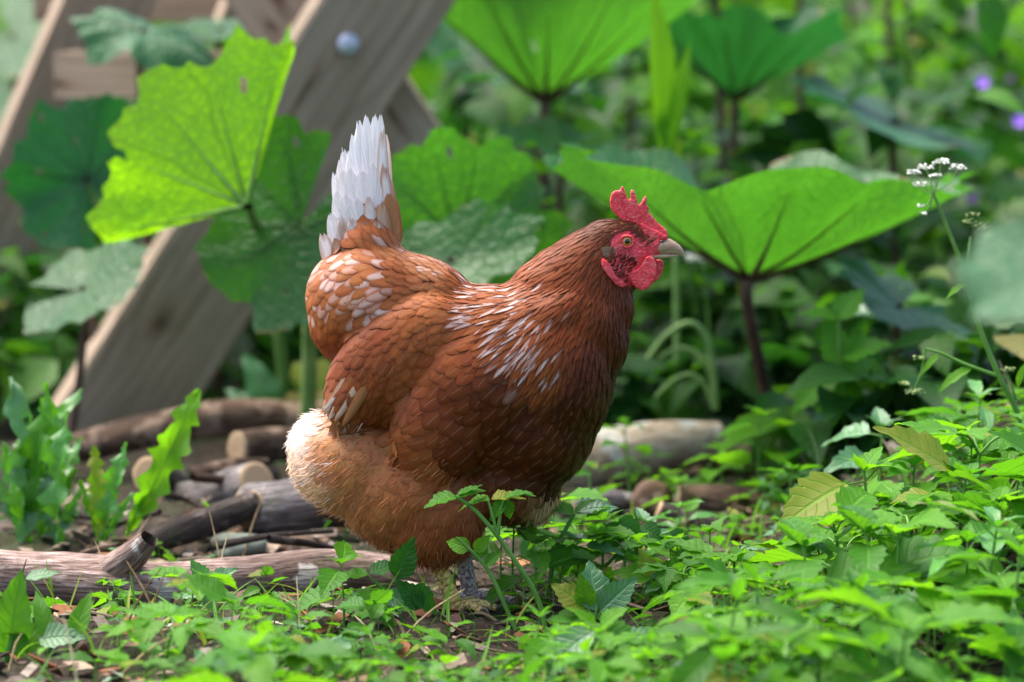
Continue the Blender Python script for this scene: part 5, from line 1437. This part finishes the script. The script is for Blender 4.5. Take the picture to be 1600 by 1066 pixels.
ub0 = at(1625, 700, yU); ub0.z = float(gh(ub0.x, ub0.y))
um = empty('cow_parsley', ub0, 'thin stalk of cow parsley with a flat white umbel at the right', 'cow parsley'); bpy.context.view_layer.update()
def ust(pts, rd, mat='stem'):
    V, F, L = tube([at(q[0], q[1], yU) for q in pts], rd, 8, 20); mb = MB(); mb.add(V, F, L); return link('stem', mb.mesh('stem', M[mat]), um, local(um, Matrix()))
r = random.Random(21)
ust([(1625, 730), (1588, 640), (1560, 585), (1530, 510), (1508, 430), (1480, 355), (1458, 302)], [.0034, .0026, .0019, .0015])
ust([(1513, 440), (1514, 400), (1517, 370)], [.0016, .0013], 'stem_pale')
ust([(1560, 588), (1510, 570), (1470, 552), (1445, 545)], [.0017, .0012])
ust([(1445, 548), (1440, 580), (1430, 605)], [.0012, .0008]); ust([(1588, 625), (1580, 600), (1572, 585)], [.0012, .001])
for (x, y, w, nn) in [(1428, 270, 12, 40), (1448, 262, 15, 50), (1470, 253, 13, 44), (1497, 262, 14, 46), (1436, 289, 13, 42), (1462, 275, 10, 30), (1440, 322, 7, 18), (1443, 334, 7, 18)]:
    c = at(x, y, yU + r.uniform(-.012, .012)); florets(um, c, w * .56e-3, nn, 'petal_white', .0014, r)
    ust([(1458, 302), ((x + 1458) / 2 + 2, (y + 302) / 2 + 6), (x, y + 3)], [.0007, .0005], 'stem_pale')
for (x, y, w) in [(1512, 346, 13), (1527, 352, 13), (1520, 336, 10), (1535, 358, 8), (1430, 612, 16), (1412, 600, 10), (1437, 560, 10), (1575, 578, 12)]:
    florets(um, at(x, y, yU), w * .56e-3, 26, 'seed', .0017, r, 'seed_head')
for (px, py, dx, dy, ln) in [(1513, 440, -.9, .5, 46), (1513, 432, .6, -.5, 22), (1470, 552, -.9, .8, 50), (1520, 575, -1, .35, 70), (1590, 605, .2, -1, 40)]:
    link('leaf', blade_mesh('lance', r.randrange(4), 'bright'), um, local(um, frame(at(px, py, yU), Vector((dx, r.uniform(-.3, .3), -dy)), (0, -.5, .8), ln / ppm(yU))))
# small flowers in the shade
def flower(px, py, y, rad, mat, label, cat='flower', up=(0, -.8, .5)):
    P = at(px, py, y); base = on_ground(P.x + .01, P.y)
    o = empty('meadow_flower', base, label, cat); bpy.context.view_layer.update()
    V, F, L = tube([base - Vector((0, 0, .01)), base.lerp(P, .5) + Vector((.012, 0, 0)), P], [.0018, .0010], 6, 10); mb = MB(); mb.add(V, F, L)
    link('stem', mb.mesh('stem', M['stem']), o, local(o, Matrix()))
    u = Vector(up).normalized(); sx = u.orthogonal().normalized()
    for k in range(5):
        d = Quaternion(u, k * 2 * pi / 5) @ sx
        Vp, Fp, l = BL['oval'][k % 4]
        link('petal', mesh_from('petal', Vp * np.array([1.35, 1, -.5]), Fp, M[mat], l, np.ones((len(Vp), 3))), o, local(o, frame(P, d + u * .25, u, rad)))
flower(1535, 130, 1.8, .0125, 'petal_purple', 'purple cranesbill flower nearest the top right corner')
flower(1594, 190, 1.8, .0135, 'petal_purple', 'purple cranesbill flower cut by the right edge')
flower(1578, 124, 2.1, .008, 'petal_pink', 'faint mauve flower right of the purple one')
flower(1520, 312, 1.5, .0105, 'petal_pink', 'pale mauve flower behind the green seed head')
flower(1284, 388, 1.3, .0105, 'petal_pink', 'pale mauve flower below the wide cupped leaf')
def white_umbel(px, py, y, w, label, group=None):
    P = at(px, py, y); base = on_ground(P.x, P.y)
    o = empty('white_umbel', base, label, 'flower', group); bpy.context.view_layer.update()
    V, F, L = tube([base - Vector((0, 0, .01)), base.lerp(P, .5) + Vector((.01, 0, 0)), P], [.002, .0012], 6, 10); mb = MB(); mb.add(V, F, L)
    link('stem', mb.mesh('stem', M['stem']), o, local(o, Matrix()))
    for k in range(7):
        florets(o, P + Vector((r.uniform(-1, 1) * w, r.uniform(-1, 1) * w * .5, r.uniform(-.5, .5) * w)), w * .34, 16, 'petal_white', .0022, r)
white_umbel(722, 182, 1.9, .024, 'blurred white flower cluster between the planks and the tall funnel leaf')
white_umbel(1096, 395, 1.15, .020, 'blurred white flower cluster behind the beak')
# tall fresh shoots, drooping grass, saplings
hero_long('reed_shoot', 1.15, (1050, 500), [(1035, 230, 1034, -40, .5), (1048, 240, 1072, 60, -.4), (1040, 260, 1028, 140, .3), (1050, 290, 1062, 200, .2)], 'pale green shoot with two upright blades above the cupped leaf', 'shoot', 'reed', ('bright',))
V, F, L = tube([on_ground(at(1060, 500, 1.15).x, 1.15), at(1054, 330, 1.15), at(1044, 230, 1.15)], [.004, .003], 8, 12)
sh = [o for o in COL.objects if o.name.startswith('reed_shoot')][0]
mb = MB(); mb.add(V, F, L); link('stem', mb.mesh('stem', M['stem_pale']), sh, local(sh, Matrix()))
gr = empty('arching_grass', on_ground(at(1115, 640, 1.0).x, 1.0), 'pale grass stalks bent over in arches behind the hen breast', 'grass'); bpy.context.view_layer.update()
for (pl, rd) in [([(1118, 640), (1112, 560), (1098, 520), (1075, 505), (1040, 525), (1012, 560)], .0042), ([(1120, 640), (1108, 580), (1085, 550), (1055, 545), (1030, 560)], .003), ([(1116, 640), (1100, 600), (1075, 585), (1045, 600), (1025, 620)], .0026)]:
    V, F, L = tube([at(q[0], q[1], 1.0) for q in pl], [rd, rd * .7], 8, 20); mb = MB(); mb.add(V, F, L); link('stalk', mb.mesh('stalk', M['stem_pale']), gr, local(gr, Matrix()))
for i, (x0, y0, x1, y1, d, rd, lab) in enumerate([(1225, 560, 1248, -60, 2.0, .008, 'straight grey brown stem left of the flat blue green leaf'), (1370, 420, 1385, -80, 2.9, .012, 'dark stem of a bush at the top right, left one of the close pair'), (1420, 420, 1412, -80, 3.0, .010, 'dark stem of a bush at the top right, right one of the close pair'), (1345, 420, 1318, -80, 3.4, .008, 'thin leaning stem left of the dark pair'), (1440, 420, 1500, -80, 3.2, .012, 'stem leaning right at the top right')]):
    p0 = at(x0, y0, d); p0 = on_ground(p0.x, d); p1 = at(x1, y1, d)
    V, F, L = tube([p0 - Vector((0, 0, .02)), p0.lerp(p1, .5) + Vector((.012, 0, 0)), p1], [rd, rd * .8, rd * .6], 10, 14, .04, i)
    mb = MB(); mb.add(V, F, L); o = empty('sapling', p0, lab, 'sapling'); bpy.context.view_layer.update()
    link('trunk', mb.mesh('trunk', M['stem_red' if i else 'stem_brown']), o, local(o, Matrix()))
    rr = random.Random(i)
    for k in range(9):
        f = rr.uniform(.35, 1); link('leaf', blade_mesh('oval', rr.randrange(4), 'bright' if k % 3 else 'dark'), o, local(o, frame(p0.lerp(p1, f), dirv(rr.uniform(0, 6.3), rr.uniform(-.6, .3)), (0, -.3, 1), rr.uniform(.05, .09))))
hero_long('hanging_leaf', 1.5, (1560, 10), [(1545, -5, 1560, 95, .2)], 'dark pointed leaf hanging at the top right corner', 'leaf', 'dock', ('dark',))

# ================================================================ the many small weeds of the foreground
LIMX = [-200, 0, 120, 250, 420, 560, 640, 665, 745, 780, 850, 950, 1050, 1150, 1230, 1300, 1400, 1500, 1600, 1800]
LIMY = [940, 940, 950, 945, 935, 930, 945, 968, 968, 900, 870, 870, 870, 880, 860, 785, 700, 640, 605, 570]
r = random.Random(77)
sites = []
for gx in np.arange(-.62, .70, .043):
    for gy in np.arange(-.62, .64, .046):
        x = gx + r.uniform(-.018, .018); y = gy + r.uniform(-.02, .02)
        p = on_ground(x, y); px, py = proj(p)
        if not (-60 < px < 1660): continue
        if (x + .05) ** 2 + (y / .8) ** 2 < .035 ** 2: continue
        if y > .10 and px < 1180: continue               # the logs lie here
        if y > .30 and px < 1300: continue
        if r.random() < .08 + .42 * (px < 560 and y < -.12): continue
        lim = float(np.interp(px, LIMX, LIMY)) - (60 * r.random() if r.random() < .4 and not 640 < px < 775 else 0)
        if y < -.05 and 820 < px < 1060: lim = max(lim, 968)
        if px < 150 and y < -.08: continue
        top = (py - lim) / ppm(y)
        if top < .022 or (625 < px < 795 and py < 1045): continue
        sites.append((x, y, p, px, py, top))
r.shuffle(sites)
print('sites', len(sites))
vis = sorted(sites, key=lambda s: abs(s[1] + .02) - .3 * (s[3] > 1250))
protoN = [plan_nettle(random.Random(300 + k), .07, .047 + .006 * (k % 3), 2, 'nettle', ('nettle', 'bright', 'elder', 'bright', 'blue')[k % 5]) for k in range(10)]
protoE = [plan_elder(random.Random(400 + k), .065, .044, ('elder', 'bright', 'bright')[k % 3]) for k in range(8)]
protoG = [plan_grass(random.Random(500 + k), .07, 7) for k in range(5)]
protoL = [plan_nettle(random.Random(700 + k), .08, .055, 3, 'lance', ('elder', 'nettle', 'lobed')[k % 3]) for k in range(5)] + [plan_rosette(random.Random(720 + k), .055, 6, ('oval', 'lobed')[k % 2], ('elder', 'lobed', 'dark')[k % 3]) for k in range(5)]
stL = [stems_mesh(p[1], 'stem') for p in protoL]
stN = [stems_mesh(p[1], 'stem') for p in protoN]; stE = [stems_mesh(p[1], 'stem') for p in protoE]
cover = {k: MB() for k in ('nettle', 'elder', 'bright', 'blue', 'grass', 'stem', 'dark', 'lobed')}
def zone(px, y):
    if y < -.24: f = 'in front '
    else: f = ''
    if px > 1480: return f + 'under the cow parsley stalk'
    if px > 1330: return f + 'on the slope of the green bank'
    if px > 1180: return f + 'at the foot of the green bank'
    if px > 1000: return f + 'by the bright winged seedling'
    if px > 850: return f + 'around the pale three lobed leaf'
    if px > 640: return f + 'before the feet of the hen'
    if px > 380: return f + 'before the smooth pinkish log'
    return f + 'before the log with the broken stub'
cnt = 0
for i, (x, y, p, px, py, top) in enumerate(vis):
    typ = r.choices('NEGL', (4.5, 3.5, 1.2, 3))[0]
    hgt = min(top * r.uniform(.45, 1.15), r.uniform(.04, .13) if px > 1250 else r.uniform(.03, .095))
    if 590 < px < 830 and y < .06: hgt = min(hgt, .02)
    rot = r.uniform(0, 6.28)
    z = zone(px, y)
    if cnt < 185 and hgt > .022:
        cnt += 1
        s = max(.34, min(1.7 if px > 1330 and y > -.1 else 1.3, hgt / .07)); sz = 'low' if s < .75 else 'taller' if s > 1.15 else 'medium high'
        if typ == 'N':
            k = r.randrange(10); lab = sz + ' ' + ('mid green', 'bright green', 'fresh green', 'bright green', 'bluish')[k % 5] + ' nettle seedling ' + z
            plant('nettle_seedling', protoN[k], p, rot, s, lab, 'seedling', 'nettle seedlings of the ground cover', sm=stN[k])
        elif typ == 'E':
            k = r.randrange(8); lab = sz + ' ' + ('fresh green', 'bright green', 'bright green')[k % 3] + ' ground elder ' + z
            plant('ground_elder', protoE[k], p, rot, s, lab, 'ground elder', 'ground elder sprigs of the ground cover', sm=stE[k])
        elif typ == 'L':
            k = r.randrange(10); lab = sz + ' ' + ('narrow leaved willowherb ' if k < 5 else 'low leaf rosette ' if (k - 5) % 2 == 0 else 'lobed leaf rosette ') + z
            plant('willowherb' if k < 5 else 'leaf_rosette', protoL[k], p, rot, s, lab, 'weed', 'mixed weeds of the ground cover', sm=stL[k])
        else:
            k = r.randrange(5); plant('grass_tuft', protoG[k], p, rot, s, sz + ' tuft of grass blades ' + z, 'grass', 'grass tufts of the ground cover')
    else:
        s = max(.34, min(1.4, hgt / .07))
        merge_plant(cover, (r.choice(protoN) if typ == 'N' else r.choice(protoE) if typ == 'E' else r.choice(protoL) if typ == 'L' else r.choice(protoG)), p, rot, s, r)
for k, (px, y, s, q) in enumerate([(800, .03, .95, 0), (838, -.02, .85, 2), (872, .05, 1.0, 5), (905, .0, .8, 4), (940, .06, .95, 7), (975, .02, .9, 1), (1010, .09, .9, 9), (1060, .05, .8, 3), (782, .10, .8, 6), (850, .12, 1.05, 8), (1110, .10, .8, 2)]):
    p0 = at(px, 900, y); p = on_ground(p0.x, y)
    if k % 3 == 2: plant('ground_elder', protoE[q % 8], p, k * 1.7, s, 'leafy ground elder of the clump right of the feet', 'ground elder', 'leafy clump right of the feet', sm=stE[q % 8])
    else: plant('nettle_seedling', protoN[q], p, k * 1.7, s, 'leafy nettle of the clump right of the feet', 'seedling', 'leafy clump right of the feet', sm=stN[q])
for k in range(46):                                   # fresh seedlings between the logs
    left = k >= 36
    px = r.uniform(120, 600) if left else r.uniform(870, 1330); y = r.uniform(.14, .5) if left else r.uniform(.16, .80)
    p0 = at(px, 700, y); p = on_ground(p0.x, y); s = r.uniform(.30, .62) if not left else r.uniform(.25, .4)
    sz = 'near' if y < .4 else 'farther'
    wh = 'among the logs at the left' if left else 'among the logs right of the hen' if px < 1100 else 'beside the slanting brown log'
    q = r.randrange(10)
    if k % 5 == 4 and not left:
        plant('grass_tuft', protoG[q % 5], p, r.uniform(0, 6), s * 1.6, sz + ' dark grass tuft ' + wh, 'grass', 'seedlings between the logs')
    elif k % 2: plant('nettle_seedling', protoN[q], p, r.uniform(0, 6), s, sz + ' ' + ('mid green', 'bright green', 'fresh green', 'bright green', 'bluish')[q % 5] + ' nettle seedling ' + wh, 'seedling', 'seedlings between the logs', sm=stN[q])
    else: plant('leaf_rosette' if q >= 5 else 'willowherb', protoL[q], p, r.uniform(0, 6), s, sz + (' leaf rosette ' if q >= 5 else ' narrow leaved willowherb ') + wh, 'weed', 'seedlings between the logs', sm=stL[q])
# tiny creeping leaves everywhere between them
for k in range(1100):
    x = r.uniform(-.6, .68); y = r.uniform(-.6, .55)
    p = on_ground(x, y); px, py = proj(p)
    if y > .08 and px < 1000: continue
    if r.random() < .5 * (px < 480): continue
    lim = float(np.interp(px, LIMX, LIMY)); top = (py - lim) / ppm(y)
    if 640 < px < 790 and y > -.2: continue
    z = min(max(.004, top), r.uniform(.004, .03))
    m = r.choice(('nettle', 'elder', 'bright', 'dark', 'blue', 'elder'))
    kd = r.choice(('nettle', 'elder', 'oval')); V, F, l = BL[kd][r.randrange(4)]; l = l.copy(); l[:, 2] = r.random()
    az = r.uniform(0, 6.3)
    cover[m].add(xf(frame(p + Vector((0, 0, z)), dirv(az, r.uniform(-.3, .6)), Vector((r.uniform(-.4, .4), r.uniform(-.4, .4), 1)), r.uniform(.014, .034)), V), F, l, np.array([1, 1, 1]) * r.uniform(.7, 1.15))
    V, F, L = tube([p - Vector((0, 0, .004)), p + Vector((0, 0, z))], [.0008, .0006], 4, 3); cover['stem'].add(V, F, L)
for k in range(1000):
    x = r.uniform(-.6, .68); y = r.uniform(-.6, .5); p = on_ground(x, y)
    if proj(p)[0] < 1000 and y > .1: continue
    V, F, l = BL['grass'][r.randrange(6)]; az = r.uniform(0, 6.3)
    cover['grass'].add(xf(frame(p, dirv(az, r.uniform(.5, 1.3)), dirv(az, -.6) * -1, r.uniform(.02, .065)), V), F, l, np.array([1, 1, 1]) * r.uniform(.6, 1.2) if k % 5 else np.array([2.2, 1.1, 1.6]))
NMS = {'nettle': 'small nettle leaves', 'elder': 'small fresh leaves', 'bright': 'small bright leaves', 'blue': 'small bluish leaves', 'grass': 'short grass blades', 'stem': 'thin green stems', 'dark': 'small dark leaves', 'lobed': 'small glossy lobed leaves'}
for m, b in cover.items():
    if b.n: tag(link('ground_cover' if m not in ('grass',) else 'grass', b.mesh('ground_cover', M[m])), NMS[m] + ' of the low ground cover in the foreground', 'ground cover' if m != 'grass' else 'grass', 'ground cover', 'stuff')
# a few curled dead leaves
def dead_leaf(px, py, y, ln, az, el, label, col=(.30, .13, .05)):
    P = at(px, py, y); V, F, l = BL['elder'][2]; V = V.copy(); V[:, 2] += .35 * np.abs(V[:, 0]) * 1.5
    o = link('dead_leaf', mesh_from('dead_leaf', V, F, M['litter'], l, np.tile(np.array(col), (len(V), 1)))); o.matrix_world = frame(P, dirv(az, el), (0, -.7, .6), ln)
    tag(o, label, 'leaf')
dead_leaf(622, 1030, -.22, .026, 1.4, .9, 'curled reddish brown dead leaf in the weeds below the tail end')
dead_leaf(320, 1010, -.2, .02, .3, .3, 'small brown dead leaf on bare soil at the left', (.34, .16, .08))
dead_leaf(1290, 1040, -.25, .018, 2, .6, 'small dark dead leaf at the lower right', (.22, .10, .05))

# ================================================================ weeds behind
r = random.Random(99)
kinds = [('nettle', 'nettle', 'tall nettle'), ('nettle', 'dark', 'dark leaved nettle'), ('elder', 'elder', 'broad leaved weed'), ('nettle', 'bright', 'bright young nettle')]
pro = {}
for k, (kd, mt, nm) in enumerate(kinds):
    pro[k] = [plan_nettle(random.Random(600 + 10 * k + q), .40, .085, 6, kd, mt, .2) for q in range(3)]
stP = {k: [stems_mesh(p[1], 'stem') for p in v] for k, v in pro.items()}
wz = 0
for j in range(400):
    y = r.uniform(1.0, 3.0); px = r.uniform(-40, 1650)
    if px < 760 and y < 2.0: continue
    if px < 700 and r.random() < .5: continue
    p = at(px, 600, y); g0 = on_ground(p.x, y)
    if 1040 < px < 1320 and y < 1.15: continue
    if 1230 < px < 1580 and y < 1.75: continue
    k = r.choices(range(4), (2.4, 4, 1.2, 1.2 if y > 2 else .2))[0]; q = r.randrange(3)  # mostly dark leaves: the shade back here is put into their colour
    s = r.uniform(.45, .85) * (1 + .12 * (y - 1)) * (.75 if y < 1.4 else 1)
    where = ['behind the left plank', 'behind the glowing leaf', 'behind the planks', 'behind the white tail', 'under the tall funnel leaf', 'above the hen back', 'behind the hen neck', 'behind the comb', 'left of the cupped leaf stalk', 'right of the cupped leaf stalk', 'behind the drooping nettle', 'behind the cow parsley', 'at the right edge'][int(np.searchsorted([120, 330, 520, 700, 790, 880, 960, 1060, 1170, 1290, 1400, 1530], px))]
    where = ('far ' if y > 2.2 else 'low ' if s < .6 else 'tall ') * 0 + where; dist_ = 'far off' if y > 2.2 else 'short' if s < .62 else 'tall'
    plant('weed', pro[k][q], g0, r.uniform(0, 6.3), s, dist_ + ' ' + kinds[k][2].replace('tall ', '') + ' out of focus ' + where, 'weed', 'weeds behind the hen', sm=stP[k][q])
    wz += 1
    if wz >= 64: break
under = {k: MB() for k in ('dark', 'nettle', 'bright', 'elder')}
for k in range(11000):
    y = .6 + 7.0 * r.random() ** 1.35
    hw = (CAMD + y) / FPX * 950
    x = r.uniform(-hw, hw); px = 800 + x / ((CAMD + y) / FPX)
    if y < 1.08 and px < 1240: continue
    if px < 720 and y < 1.42 and (y > 1.2 or px < 420): continue
    clump = .5 + .5 * sin(x * 7 + y * 3) * sin(x * 3.3 - y * 5 + 1)
    zmax = (.12 + .22 * clump) * (1 + .25 * y) if y < 3 else (.35 + .5 * clump)
    if 760 < px and y < 1.5: zmax *= .6
    if y < 1.05: zmax = .10
    if px < 720 and y < 2.0: zmax = .10 if y < 1.3 else .22
    z = zmax * r.random() ** .8
    m = r.choices(('dark', 'nettle', 'elder', 'bright'), (6, 2, .6, .1) if y < 2.8 else (2, 2.5, 1.5, 2.5 + y * .5))[0]  # shade painted in by dark leaves nearer, sunlight by bright ones far off
    V, F, l = BL['far'][r.randrange(4)]; l = l.copy(); l[:, 2] = r.random()
    az = r.uniform(0, 6.3)
    under[m].add(xf(frame(on_ground(x, y, z), dirv(az, r.uniform(-.7, .4)), Vector((r.uniform(-.5, .5), r.uniform(-.6, .3), 1)), r.uniform(.05, .11) * (1 if y < 3 else 1.3)), V), F, l, np.array([1, 1, 1]) * (r.uniform(.45, .95) if y < 3 else r.uniform(.6, 1.2)))  # nearer leaves get a darker tint as painted shade
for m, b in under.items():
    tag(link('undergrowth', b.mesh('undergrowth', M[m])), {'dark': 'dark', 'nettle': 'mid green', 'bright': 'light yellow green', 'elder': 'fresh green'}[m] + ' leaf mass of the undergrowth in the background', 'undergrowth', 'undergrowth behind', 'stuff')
